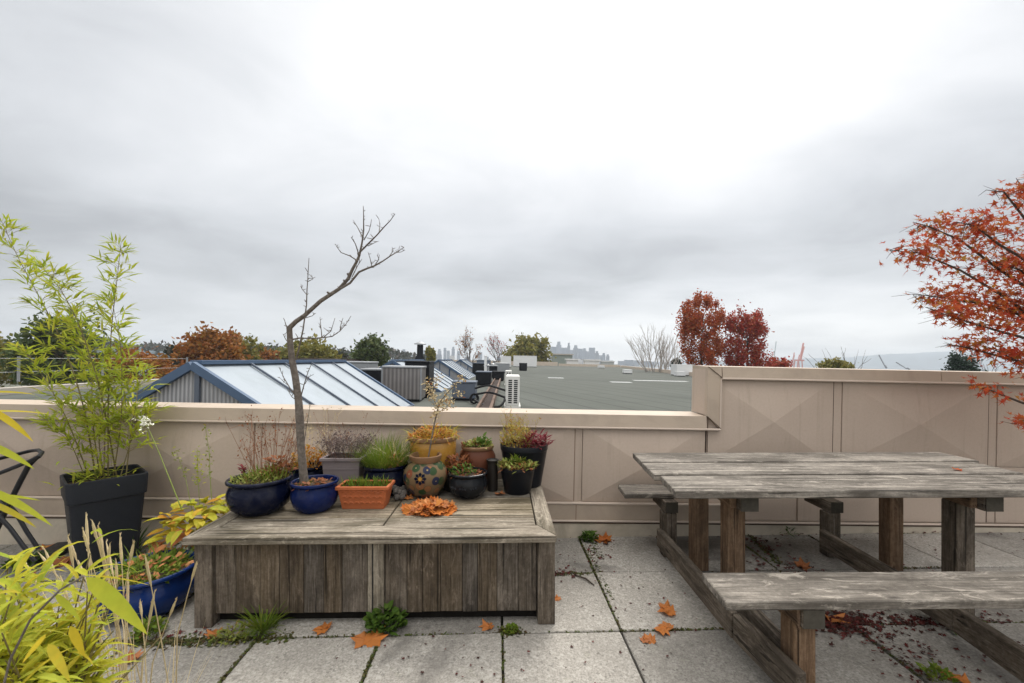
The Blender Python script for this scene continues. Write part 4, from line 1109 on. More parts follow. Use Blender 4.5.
# 2 blue pot with the sapling
t = pot_thing('cobalt blue glazed pot holding the leafless sapling tree', 315, 2.63); c = t.location
lathe_pot(t, bowl(0.136, 0.178, 0.095), 'glaze_blue', 0.122, 0.148)
def pl(pts, Y, dY=0.0):
    n = len(pts); return [P(x, y, Y + dY * i / max(1, n - 1)) for i, (x, y) in enumerate(pts)]
YT = 2.64
m = MB()
trunk = pl([(305, 489), (303, 470), (300.5, 440), (299.8, 418), (298.5, 400), (295.5, 378), (292, 360), (290, 340), (289.3, 327)], YT)
m.tube(trunk, [0.027, 0.0235, 0.022, 0.024, 0.0215, 0.020, 0.0185, 0.017, 0.0165], 10)
m.build('trunk', 'bark_grey', t, smooth=True, ang=80)
m = MB()
def br(pts, r0, r1, dY=0.1, n=6):
    pp = pl(pts, YT, dY); k = len(pp); m.tube(pp, [r0 + (r1 - r0) * i / (k - 1) for i in range(k)], n)
    for i in range(1, k):       # buds and short spurs
        for j in range(2):
            q = pp[i - 1].lerp(pp[i], R()); e = q + Vector((GS(0.012), GS(0.012), abs(GS(0.014)))); m.tube([q, e], [r1 * 1.1 + 0.0006, r1 * 0.8 + 0.0004], 4)
br([(289.3, 328), (296, 321.5), (304, 316), (320.6, 301), (339, 289), (348, 279), (352.6, 269), (356.5, 262), (359.5, 255)], 0.0150, 0.0075, 0.06, 8)
br([(338, 290), (350, 283), (359, 272), (367, 268.5), (374.5, 265.8), (383, 261), (389.6, 256.5), (397, 252), (404, 247.5)], 0.0085, 0.002, 0.18)
br([(359.5, 255), (362, 243), (363.7, 230), (363.6, 218), (363.3, 206)], 0.0065, 0.0018, 0.03)
br([(360, 252), (368, 244), (377, 235), (385, 226), (390, 221), (395, 214)], 0.0055, 0.0016, -0.06)
br([(358, 261), (350, 256), (341, 252.5), (337, 247), (335.5, 244)], 0.004, 0.0014, 0.1)
br([(359, 255), (355.5, 244), (351, 237)], 0.004, 0.0014, -0.05)
br([(362, 236), (358, 228), (353, 220)], 0.0036, 0.0013, 0.08)
br([(364, 240), (369, 231), (371, 224)], 0.0034, 0.0013, -0.08); br([(379, 233), (380, 226), (379, 219)], 0.003, 0.0012, 0.04)
br([(368, 246), (374, 243), (379, 241)], 0.003, 0.0012, 0.05); br([(375, 265), (379, 259), (377, 255)], 0.003, 0.0012, 0); br([(389, 257), (393, 251), (392, 247)], 0.0026, 0.0012, 0)
br([(397, 252.5), (401, 252), (405, 250)], 0.0022, 0.001, 0); br([(352, 277), (358, 265), (362, 259)], 0.003, 0.0014, 0); br([(372, 267), (370, 258), (368, 252)], 0.003, 0.0012, 0)
br([(296, 360), (299, 348), (303, 330), (306.5, 305), (307, 290), (308, 275), (309, 258)], 0.0055, 0.0016, -0.05)
br([(307, 282), (313, 279), (311.5, 275)], 0.0026, 0.0012, 0); br([(307, 295), (302, 289), (301, 284)], 0.0024, 0.0012, 0); br([(305, 318), (312, 316), (316, 313)], 0.0028, 0.0012, 0)
br([(292, 339.5), (300, 338), (312, 338.5), (324, 337.5), (332, 336.5), (340, 331), (346, 324), (351, 316)], 0.0058, 0.0016, 0.1)
br([(322, 338), (321, 328), (320, 317)], 0.0034, 0.0013, 0.05); br([(324, 337), (331, 331), (335, 318)], 0.003, 0.0013, -0.05); br([(340, 331), (341, 324), (343, 318)], 0.0028, 0.0013, 0)
br([(289, 329), (286, 325), (284.5, 320)], 0.004, 0.0016, 0); br([(290, 345), (285.5, 339), (283, 334)], 0.003, 0.0013, 0)
br([(297.5, 398), (290, 388), (284, 378), (279, 367)], 0.0042, 0.0014, 0.04); br([(289, 386), (283, 381), (279, 377)], 0.0022, 0.001, 0)
br([(300, 400), (304, 385), (308, 372), (311.5, 364)], 0.004, 0.0014, -0.04); br([(299, 402), (292, 397), (287, 389)], 0.003, 0.0013, 0.04); br([(305, 384), (309, 377), (314, 374)], 0.002, 0.001, 0)
br([(303, 450), (306, 430), (309, 412), (310, 404)], 0.0026, 0.001, 0.02)
m.build('branches', 'bark_grey', t, smooth=True, ang=80)
m = MB(); leafy(m, c + Vector((0, 0, 0.148)), 0.115, 0.018, 130, 0.032, 0.018, 0.1, 0.1); m.build('dry_leaves', 'leaf_rust_dry', t)
m = MB(); grass(m, c + Vector((-0.05, -0.03, 0.15)), 26, 0.05, 0.06, 0.7, 0.003); m.build('foliage', 'leaf_grass', t)
# 3 dark pot behind the trunk
t = pot_thing('dark navy pot of yellow and rusty leaves behind the sapling trunk', 306, 3.02); c = t.location
lathe_pot(t, bowl(0.135, 0.18, 0.10), 'glaze_navy', 0.118, 0.15)
m = MB(); leafy(m, c + Vector((0.02, 0, 0.15)), 0.12, 0.17, 330, 0.035, 0.014, 0.9, 0.3); m.build('foliage', 'leaf_autumn_mix', t)
m = MB(); tp = stalks(m, c + Vector((0.04, 0, 0.15)), 0.08, 16, 0.42, 0.0015, 0.25, 3); seeds(m, tp, 90, 0.006); m.build('stalk', 'straw', t)
# 4 mauve-grey rectangular tub
def trough(t, L0, W0, L1, W1, h, mat, c, lip=0.012):
    q = MB(); x, y, z = c; w_ = 0.010
    B0 = [(x - L0 / 2, y - W0 / 2, z), (x + L0 / 2, y - W0 / 2, z), (x + L0 / 2, y + W0 / 2, z), (x - L0 / 2, y + W0 / 2, z)]
    T0 = [(x - L1 / 2, y - W1 / 2, z + h), (x + L1 / 2, y - W1 / 2, z + h), (x + L1 / 2, y + W1 / 2, z + h), (x - L1 / 2, y + W1 / 2, z + h)]
    T1 = [(x + sx * (L1 / 2 - w_), y + sy * (W1 / 2 - w_), z + h) for sx, sy in ((-1, -1), (1, -1), (1, 1), (-1, 1))]
    I = [(p[0], p[1], z + h - 0.05) for p in T1]
    q.add(B0 + T0 + T1 + I, [(0, 3, 2, 1)] + [f for i in range(4) for j in [(i + 1) % 4] for f in ((i, j, j + 4, i + 4), (i + 4, j + 4, j + 8, i + 8), (i + 8, j + 8, j + 12, i + 12))] + [(12, 13, 14, 15)])
    pot = q.build('pot', mat, t, bevel=0.003)
    q = MB(); L2, W2 = L1 + 2 * lip, W1 + 2 * lip; z2 = z + h
    o_ = [(x + sx * L2 / 2, y + sy * W2 / 2) for sx, sy in ((-1, -1), (1, -1), (1, 1), (-1, 1))]; i_ = [(p[0], p[1]) for p in T1]
    q.add([(a, b, z2 - 0.018) for a, b in o_] + [(a, b, z2 + 0.003) for a, b in o_] + [(a, b, z2 + 0.003) for a, b in i_] + [(a, b, z2 - 0.018) for a, b in i_],
          [f for i in range(4) for j in [(i + 1) % 4] for f in ((i, j, j + 4, i + 4), (i + 4, j + 4, j + 8, i + 8), (i + 8, j + 8, j + 12, i + 12), (i + 12, j + 12, j, i))])
    q.build('rim', mat, pot, bevel=0.003)
    q = MB(); q.add([(p[0], p[1], z + h - 0.025 + GS(0.003)) for p in T1], [(0, 1, 2, 3)]); q.build('soil', 'soil', t)
t = pot_thing('mauve-grey plastic tub of grey dried heather between the sapling and the green grass', 346, 3.0); c = t.location
trough(t, 0.22, 0.16, 0.255, 0.19, 0.245, 'plastic_grey', c)
q = MB(); q.box(c.x - 0.121, c.y - 0.0935, c.z + 0.17, c.x + 0.121, c.y - 0.088, c.z + 0.178); q.build('band', 'plastic_grey', t)
m = MB(); tp = stalks(m, c + Vector((0, 0, 0.22)), 0.11, 100, 0.16, 0.0013, 0.6, 4); seeds(m, tp, 900, 0.0075, 0.012); m.build('heather', 'leaf_heather', t)
m = MB(); tp = stalks(m, c + Vector((0, 0, 0.22)), 0.12, 14, 0.30, 0.0011, 0.5, 3); seeds(m, tp, 60, 0.005); m.build('stalk', 'leaf_rust_dry', t)
# 5 navy low pot with green grass
t = pot_thing('low dark navy pot with a bushy tuft of green grass', 386, 2.98); c = t.location
lathe_pot(t, bowl(0.150, 0.195, 0.11), 'glaze_navy', 0.13, 0.165)
m = MB(); grass(m, c + Vector((0, 0, 0.16)), 900, 0.26, 0.12, 1.0, 0.0032, 0.9); m.build('grass', 'leaf_grass', t)
m = MB(); leafy(m, c + Vector((0.07, -0.03, 0.17)), 0.06, 0.1, 50, 0.04, 0.02, 0.4, 0.6); m.build('dry_leaves', 'leaf_fallen_brown', t)
m = MB(); grass(m, c + Vector((0.09, -0.02, 0.2)), 26, 0.26, 0.06, 1.0, 0.004, 1.2); m.build('dry_blades', 'straw', t)
# 6 terracotta trough
t = pot_thing('small rectangular terracotta trough with scalloped relief and short green shoots', 366, 2.69); c = t.location
trough(t, 0.252, 0.115, 0.303, 0.150, 0.138, 'terracotta', c, 0.008)
for row, (z, n_) in enumerate(((0.03, 7), (0.066, 7), (0.10, 8))):
    f = z / 0.14; hl = 0.126 + 0.0255 * f - 0.013; yy = c.y - (0.0575 + 0.0175 * f) - 0.001
    for k in range(n_):
        xx = c.x - hl + 2 * hl * (k + (0.5 if row != 1 else 0.5)) / n_; rr = hl / n_ * 0.92
        q = MB(); q.tube([(xx + rr * math.cos(a), yy - 0.001 - 0.002 * math.sin(a), c.z + z + 0.004 + rr * 0.95 * math.sin(a) - rr * 0.2) for a in [math.pi * i / 8 for i in range(9)]], 0.0050, 5)
        q.build('relief_scallop', 'terracotta', t, smooth=True)
m = MB()
for dx in (-0.11, -0.055, 0, 0.055, 0.11): grass(m, c + Vector((dx * 0.9, 0, 0.115)), 44, 0.075, 0.045, 0.7, 0.0055, 0.5)
m.build('shoots', 'leaf_grass', t)
# 7 yellow glazed pot
t = pot_thing('big yellow glazed pot with trailing golden foliage at the back of the box', 433, 3.14); c = t.location
lathe_pot(t, [(0.12, 0), (0.13, 0.005), (0.150, 0.10), (0.163, 0.20), (0.168, 0.28), (0.166, 0.325), (0.160, 0.333), (0.148, 0.333), (0.146, 0.30), (0, 0.29)], 'glaze_yellow', 0.146, 0.315,
          ('clay_rim', [(0.164, 0.329), (0.175, 0.333), (0.180, 0.345), (0.178, 0.358), (0.167, 0.363), (0.150, 0.360), (0.146, 0.335)]))
m = MB(); leafy(m, c + Vector((0, 0, 0.325)), 0.17, 0.10, 480, 0.05, 0.012, 0.5, 0.7); m.build('foliage', 'leaf_autumn_mix', t)
m = MB(); grass(m, c + Vector((0, 0, 0.325)), 120, 0.18, 0.15, 1.3, 0.004, 1.6); m.build('trailing_blades', 'leaf_hosta', t)
m = MB()
for k, (dx, dz) in enumerate(((-0.02, 0.245), (0.01, 0.25), (0.03, 0.24), (-0.045, 0.238), (0.055, 0.246))):
    y = c.y - math.sqrt(0.167 ** 2 - (dx - 0.01) ** 2) - 0.0015
    m.leaf((c.x + dx, y, c.z + dz - 0.05), (GS(0.6), 0, 0.6), (0, -1, 0), 0.035, 0.012, 0.0)
m.build('painted_mark', 'dark_vase', t)
# 8 painted round pot with a dry sapling
t = pot_thing('round clay pot painted with flowers, a dry brown sprig standing in it', 425.5, 2.92); c = t.location
lathe_pot(t, [(0.075, 0), (0.085, 0.005), (0.118, 0.045), (0.142, 0.10), (0.147, 0.135), (0.138, 0.175), (0.112, 0.212), (0.098, 0.222), (0.094, 0.226), (0.088, 0.225), (0.085, 0.20), (0, 0.19)], 'painted_clay', 0.084, 0.21,
          ('clay_rim', [(0.094, 0.2265), (0.099, 0.232), (0.106, 0.255), (0.108, 0.268), (0.104, 0.273), (0.094, 0.270), (0.090, 0.25), (0.088, 0.23)]))
def flower(x, z, r):                      # painted flower, raised like the slip glaze
    for ring, (n_, l_, mt) in enumerate(((8, r, 'glaze_navy'),)):
        q = MB()
        for k in range(n_):
            a = 2 * math.pi * k / n_; dx = math.cos(a); dz = math.sin(a)
            p0 = Vector((x + dx * r * 0.25, 0, z + dz * r * 0.25)); 
            def on(p, e=0.0012):
                zz = p.z; rr = 0.085 + 0.062 * math.sin(math.pi * min(1, max(0, (zz + 0.045) / 0.36)))**1.0
                return Vector((c.x + p.x, c.y - math.sqrt(max(1e-4, rr * rr - p.x * p.x)) - 0.004 - e, c.z + p.z))
            tip = Vector((x + dx * l_, 0, z + dz * l_)); sx = Vector((-dz, 0, dx)) * r * 0.26; mid = p0.lerp(tip, 0.6)
            q.add([on(p0), on(mid + sx), on(tip), on(mid - sx)], [(0, 1, 2, 3)])
        q.build('painted_petals', mt, t)
        q = MB(); ring_ = [on(Vector((x + math.cos(a) * r * 0.32, 0, z + math.sin(a) * r * 0.32)), 0.002) for a in [2 * math.pi * k / 12 for k in range(12)]]
        q.add(ring_, [tuple(range(12))]); q.build('painted_centre', 'glaze_yellow', t)
flower(-0.005, 0.145, 0.042)
m = MB(); YQ = 2.92
def tw(pts, r0, r1, dY=0.0):
    pp = [P(x, y, YQ + dY * i / (len(pts) - 1)) for i, (x, y) in enumerate(pts)]; m.tube(pp, [r0 + (r1 - r0) * i / (len(pp) - 1) for i in range(len(pp))], 6); return pp
tips = tw([(428, 460), (430, 448), (434, 425), (437, 412), (440, 402), (447, 393), (455, 385), (461, 378)], 0.0058, 0.0034) [3:]
tips += tw([(438, 408), (433, 398), (430, 388), (427, 382)], 0.003, 0.0016, 0.04) + tw([(440, 403), (450, 400), (459, 394)], 0.0028, 0.0014, -0.05) + tw([(436, 415), (444, 408), (450, 404)], 0.002, 0.0012, 0.05) + tw([(432, 394), (436, 384), (437, 378)], 0.0022, 0.0013, 0)
m.build('sprig', 'bark_grey', t, smooth=True)
m = MB()
for k in range(420):
    i = random.randrange(len(tips)); p = tips[i] + Vector((GS(0.014), GS(0.014), GS(0.014))); m.leaf(p, (GS(1), GS(1), GS(0.7)), (GS(1), GS(1), GS(1)), U(0.012, 0.03), 0.009, 0.3)
m.build('dry_leaves', 'straw', t)
m = MB(); 
for k in range(40):
    i = random.randrange(len(tips)); p = tips[i] + Vector((GS(0.016), GS(0.016), GS(0.016))); m.leaf(p, (GS(1), GS(1), GS(0.7)), (GS(1), GS(1), GS(1)), U(0.012, 0.026), 0.009, 0.3)
m.build('buds', 'leaf_autumn_mix', t)['kind'] = 'stuff'
# 9 rust jar
t = pot_thing('rust-brown ribbed jar with succulents behind the glossy black pot', 477.5, 3.16); c = t.location
lathe_pot(t, [(0.085, 0), (0.092, 0.005), (0.118, 0.08), (0.134, 0.16), (0.130, 0.215), (0.112, 0.25), (0.104, 0.262), (0.095, 0.262), (0.092, 0.24), (0, 0.23)], 'glaze_rust', 0.098, 0.272,
          ('clay_rim', [(0.104, 0.258), (0.114, 0.264), (0.120, 0.278), (0.118, 0.286), (0.106, 0.288), (0.098, 0.28), (0.094, 0.262)]))
m = MB(); leafy(m, c + Vector((0, 0, 0.272)), 0.105, 0.05, 240, 0.032, 0.016, 0.6, 0.2); m.build('succulents', 'leaf_sedum', t)
m = MB(); leafy(m, c + Vector((0.04, 0, 0.275)), 0.06, 0.07, 50, 0.045, 0.02, 0.9, 0.3); m.build('foliage', 'leaf_green', t)
m = MB(); leafy(m, c + Vector((-0.05, -0.02, 0.272)), 0.07, 0.04, 60, 0.035, 0.014, 0.5, 0.4); m.build('dry_leaves', 'leaf_rust_dry', t)
# 10 glossy black bowl
t = pot_thing('small glossy black bowl with a few green sprigs at the front of the pots', 468, 2.89); c = t.location
lathe_pot(t, bowl(0.130, 0.165, 0.080), 'glaze_black', 0.113, 0.135)
m = MB(); leafy(m, c + Vector((-0.03, 0, 0.14)), 0.08, 0.07, 90, 0.03, 0.014, 0.9, 0.2); m.build('foliage', 'leaf_green', t)
m = MB(); leafy(m, c + Vector((0.0, 0, 0.14)), 0.11, 0.02, 80, 0.03, 0.014, 0.2, 0.2); m.build('dry_leaves', 'leaf_rust_dry', t)
m = MB()
for a in (-2.3, -1.75, -1.2):
    for da in (-0.12, 0, 0.12): m.lathe((c.x + 0.127 * math.cos(a + da), c.y + 0.127 * math.sin(a + da), c.z + 0.078), [(0.0, -0.011), (0.010, -0.006), (0.012, 0.0), (0.010, 0.006), (0, 0.011)], 8)
m.build('relief', 'glaze_black', t, smooth=True)
# 11 tall black plastic pot, back right
def plastic(t, r0, r1, h, c):
    lathe_pot(t, [(r0 * 0.96, 0), (r0, 0.004), (r1 * 0.975, h * 0.86), (r1 * 0.985, h * 0.87), (r1, h * 0.88), (r1 * 1.01, h * 0.985), (r1, h), (r1 * 0.965, h), (r1 * 0.955, h * 0.9), (0, h * 0.88)], 'plastic_black', r1 * 0.95, h * 0.90, c=c)
t = pot_thing('tall black plastic pot with yellow-red stems and burgundy leaves, back right corner', 524, 3.17); c = t.location
plastic(t, 0.125, 0.172, 0.295, c)
m = MB(); leafy(m, c + Vector((-0.06, 0, 0.27)), 0.11, 0.20, 420, 0.03, 0.012, 1.0, 0.1); m.build('foliage', 'leaf_yellow_red', t)
m = MB(); tp = stalks(m, c + Vector((-0.05, 0, 0.27)), 0.1, 24, 0.25, 0.0018, 0.3, 3); seeds(m, tp, 140, 0.007); m.build('stalk', 'leaf_yellow_red', t)
m = MB(); leafy(m, c + Vector((0.085, -0.03, 0.27)), 0.10, 0.11, 260, 0.055, 0.012, 0.7, 0.5); m.build('burgundy_leaves', 'leaf_burgundy', t)
# 12 black plastic pot, front right
t = pot_thing('black plastic pot with pinkish green rosettes at the front right of the pots', 517.5, 2.99); c = t.location
plastic(t, 0.090, 0.120, 0.178, c)
m = MB(); leafy(m, c + Vector((0, 0, 0.165)), 0.135, 0.055, 360, 0.036, 0.015, 0.7, 0.2); m.build('foliage', 'leaf_sedum', t)
m = MB(); leafy(m, c + Vector((0.0, -0.03, 0.165)), 0.13, 0.04, 90, 0.036, 0.015, 0.4, 0.4); m.build('rusty_rosettes', 'leaf_rust_dry', t)
m = MB(); leafy(m, c + Vector((0, 0, 0.19)), 0.05, 0.06, 60, 0.035, 0.018, 0.9, 0.2); m.build('leaves', 'leaf_grass', t)
# 13 others
t = pot_thing('slim dark brown vase squeezed between the glossy black bowl and the black plastic pot', 492.5, 3.02, name='vase', cat='vase'); c = t.location
q = MB(); q.lathe(c, [(0.032, 0), (0.036, 0.004), (0.038, 0.10), (0.034, 0.17), (0.036, 0.20), (0.040, 0.21), (0.036, 0.212), (0.030, 0.20), (0.0, 0.16)], 24); q.build('body', 'dark_vase', t, smooth=True)
q = MB(); q.lathe(c, [(0.036, 0.196), (0.043, 0.205), (0.043, 0.214), (0.036, 0.216), (0.031, 0.208)], 24); q.build('rim', 'dark_vase', t, smooth=True)
t = pot_thing('dark brown pot of rusty dry leaves behind the painted round pot', 455, 3.04); c = t.location
lathe_pot(t, bowl(0.100, 0.17, 0.075), 'dark_vase', 0.085, 0.14)
m = MB(); leafy(m, c + Vector((0.02, -0.02, 0.14)), 0.09, 0.11, 170, 0.045, 0.018, 0.6, 0.4); m.build('dry_leaves', 'leaf_rust_dry', t)
m = MB(); leafy(m, c + Vector((0.04, -0.05, 0.13)), 0.05, 0.05, 26, 0.05, 0.028, 0.3, 0.6); m.build('orange_leaves', 'leaf_fallen', t)
t = thing('stone', 'rough brown lump of stone between the terracotta trough and the painted pot', 'stone', P(401, 497, 2.86)); t.location.z = TOPZ; c = t.location
q = MB()
for k in range(26):
    p = c + Vector((GS(0.022), GS(0.025), abs(GS(0.034)) + 0.012)); rr = U(0.014, 0.022); q.lathe(p, [(0, -rr), (rr * 0.8, -rr * 0.6), (rr, 0), (rr * 0.75, rr * 0.65), (0, rr)], 7, 0.3)
q.build('lump', 'stone', t)

# pile of oak leaves on the lid
def leafobj(label, pos, size, mat, yaw, n=1, name='fallen_leaf', group='fallen leaves on the terrace', oak=False):
    m = MB()
    for k in range(n):
        a = yaw + k * 1.9; d = Vector((math.cos(a), math.sin(a), 0.05)); p = Vector(pos) - d * size * 0.35 + Vector((0, 0, 0.006 + 0.008 * k)) + (Vector((GS(0.02), GS(0.02), 0)) if k else Vector((0, 0, 0)))
        m.star(p, d, (GS(0.2), GS(0.2), 1), size * 1.1, 7, 0.32, 0.47)
    o = m.build(name, mat); me = o.data; off = Vector(pos)
    for v in me.vertices: v.co -= off
    o.location = off; tag(o, label, 'leaf', group); return o
t = thing('leaf_heap', 'heap of crisp orange oak leaves lying on the deck box lid', 'leaf heap', (P(430, 512, 2.62).x, 2.62, TOPZ)); c = t.location
for part in range(3):
    m = MB()
    for k in range(70):
        a = U(0, 6.28); rr = math.sqrt(R()); h = 0.050 * (1 - rr ** 1.6) * U(0.2, 1) + 0.004
        p = c + Vector((math.cos(a) * rr * 0.135, math.sin(a) * rr * 0.085, h)); d = Vector((math.cos(a) + GS(0.8), math.sin(a) + GS(0.8), GS(0.16)))
        m.star(p - d * 0.02, d, (GS(0.3), GS(0.3) - 0.35, 1), U(0.05, 0.085), 9, 0.26, 0.56)
    m.build('leaf_layer', ('leaf_fallen', 'leaf_fallen', 'leaf_fallen_brown')[part], t)

# ------------------------------------------------------------------ picnic table with benches
tbl = thing('picnic_table', 'long weathered grey wooden picnic table with attached benches', 'picnic table', (1.88, 2.55, 0))
def tboard(x0, x1, y0, y1, ztop, name, skew=0.02, th=0.038, mat='wood_grey_x', yw=0.012):
    q = MB(); f = lambda x, y: (x, y + (x - x0) * yw)
    b_ = [f(x0, y0), f(x1, y0), f(x1, y1), f(x0 + skew, y1)]
    q.hexa([(x, y, ztop - th) for x, y in b_], [(x, y, ztop) for x, y in b_]); return q.build(name, mat, tbl, bevel=0.004)
tboard(0.805, 2.98, 2.140, 2.432, 0.738, 'tabletop_board', 0.026)
tboard(0.800, 2.915, 2.450, 2.722, 0.742, 'tabletop_board', 0.014)
tboard(0.816, 2.975, 2.742, 3.008, 0.745, 'tabletop_board', 0.018)
tboard(0.843, 3.00, 1.713, 1.951, 0.430, 'bench_seat', 0.008, 0.036)
tboard(0.806, 2.99, 3.112, 3.352, 0.430, 'bench_seat', 0.010, 0.036)
def post(xl, xr, yf, yb, z0, z1, name='leg', mat='wood_post_z'):
    q = MB(); q.box(xl, yf, z0, xr, yb, z1); return q.build(name, mat, tbl, bevel=0.004)
post(1.167, 1.262, 2.35, 2.44, 0.0, 0.61); post(1.192, 1.290, 2.85, 2.94, 0.0, 0.61)
post(1.064, 1.157, 3.05, 3.14, 0.0, 0.31, mat='wood_brown_z'); post(1.137, 1.227, 1.755, 1.845, 0.0, 0.325)
post(2.404, 2.505, 2.35, 2.44, 0.0, 0.61, mat='wood_brown_z'); post(2.475, 2.568, 2.85, 2.94, 0.0, 0.61)
post(2.217, 2.307, 3.05, 3.14, 0.0, 0.31, mat='wood_brown_z'); post(2.38, 2.47, 1.755, 1.845, 0.0, 0.325)
def bearer(a, b_, w_, h, mat='wood_brown_y', name='bearer'):
    q = MB(); q.beam(a, b_, w_, h); return q.build(name, mat, tbl, bevel=0.003)
for xa, xb in ((1.21, 1.235), (2.455, 2.52)):
    bearer((xa, 2.215, 0.656), (xb, 2.97, 0.656), 0.09, 0.088)
    q = MB(); q.box(xa - 0.044, 2.2105, 0.613, xa + 0.044, 2.2135, 0.699); q.build('bearer_end', 'end_grain', tbl)
    q = MB(); q.beam((xa - 0.066, 2.25, 0.66), (xb - 0.066, 2.9, 0.66), 0.036, 0.085); q.build('cleat', 'wood_post_y', tbl, bevel=0.003)
for x, y0, y1, zt in ((1.195, 1.725, 1.94, 0.393), (1.115, 3.04, 3.32, 0.393), (2.44, 1.725, 1.94, 0.393), (2.27, 3.04, 3.32, 0.393)):
    q = MB(); q.box(x - 0.042, y0, zt - 0.078, x + 0.047, y1, zt); q.build('bearer', 'wood_brown_y', tbl, bevel=0.003)
    q = MB(); q.box(x - 0.040, y0 - 0.0022, zt - 0.076, x + 0.045, y0 - 0.0004, zt - 0.002); q.build('bearer_end', 'end_grain', tbl)
q = MB(); q.add([(1.137, 1.735, 0.393), (1.150, 1.735, 0.393), (1.150, 1.735, 0.30), (1.137, 1.735, 0.33), (1.137, 1.93, 0.393), (1.150, 1.93, 0.393), (1.150, 1.93, 0.30), (1.137, 1.93, 0.33)],
        [(0, 3, 2, 1), (4, 5, 6, 7), (0, 1, 5, 4), (1, 2, 6, 5), (2, 3, 7, 6), (3, 0, 4, 7)]); q.build('cleat', 'wood_post_y', tbl)
# long foot rails on the outer side of the legs, joined from two lengths
def rail(a, b_, dx=0.0):
    q = MB(); q.beam((a[0], a[1], 0.125), (b_[0], b_[1], 0.125), 0.042, 0.125); return q.build('foot_rail', 'wood_brown_y', tbl, bevel=0.004)
rail((1.052, 3.10), (1.060, 2.06)); rail((1.062, 2.054), (1.106, 1.66))
rail((1.175, 2.46), (1.170, 1.85)); 
rail((2.195, 3.08), (2.165, 2.12)); rail((2.163, 2.114), (2.085, 1.62))
for x, y in ((1.2, 2.37), (2.45, 2.37)):
    q = MB(); q.tube([(x, y - 0.0215, 0.64), (x, y - 0.026, 0.64)], 0.012, 8); q.build('bolt', 'metal_dark', tbl)

# ------------------------------------------------------------------ tall slate planter of bamboo
t = thing('potted_bamboo', 'tall square slate planter of yellow-green bamboo against the wall', 'potted bamboo', (-2.79, 2.98, 0)); c = t.location
RT = Matrix.Rotation(0.87, 3, 'Z')
def sq(w_, z, r=0.035, n=4):
    out = []
    for cx_, cy_, a0 in ((1, 1, 0), (-1, 1, 90), (-1, -1, 180), (1, -1, 270)):
        for k in range(n + 1):
            a = math.radians(a0 + 90 * k / n); v = RT @ Vector((cx_ * (w_ / 2 - r) + r * math.cos(a), cy_ * (w_ / 2 - r) + r * math.sin(a), 0)); out.append((c.x + v.x, c.y + v.y, z))
    return out
def loft(m, rings, close=True):
    n = len(rings[0]); vs = [p for r in rings for p in r]; fs = [(i * n + k, i * n + (k + 1) % n, (i + 1) * n + (k + 1) % n, (i + 1) * n + k) for i in range(len(rings) - 1) for k in range(n)]
    m.add(vs, fs + ([tuple(range(n - 1, -1, -1)), tuple((len(rings) - 1) * n + k for k in range(n))] if close else []))
m = MB(); loft(m, [sq(0.3027, 0.0000), sq(0.3062, 0.0104), sq(0.3756, 0.4732)]); m.build('pot', 'plastic_slate', t, smooth=True, ang=40)
m = MB(); loft(m, [sq(0.3721, 0.4680), sq(0.3952, 0.4742), sq(0.4091, 0.5980), sq(0.4067, 0.6074), sq(0.3952, 0.6105), sq(0.3790, 0.6074), sq(0.3697, 0.5096), sq(0.3651, 0.4784)]); m.build('rim', 'plastic_slate', t, smooth=True, ang=40)
m = MB(); m.add(sq(0.3697, 0.5460), [tuple(range(len(sq(0.3697, 0.5460))))]); m.build('soil', 'soil', t)
YB = 3.0
culms = [([(96, 478), (84, 405), (66, 350), (44, 305), (20, 262), (2, 222)], 0.0052), ([(108, 478), (108, 400), (111, 330), (117, 280), (121, 243)], 0.0046),
         ([(117, 478), (101, 390), (82, 330), (62, 290), (40, 265)], 0.0048), ([(126, 476), (131, 432), (138, 392), (141, 370)], 0.0040),
         ([(90, 480), (68, 420), (46, 380), (24, 350)], 0.0042), ([(113, 478), (122, 420), (122, 350), (112, 300)], 0.0042), ([(100, 478), (92, 420), (92, 370), (84, 340), (72, 318)], 0.0042), ([(120, 478), (134, 430), (148, 410)], 0.0036),
         ([(104, 478), (98, 440), (104, 405), (118, 380)], 0.0036), ([(86, 480), (70, 440), (52, 420)], 0.0034)]
mc = MB(); ml = MB(); twm = MB()
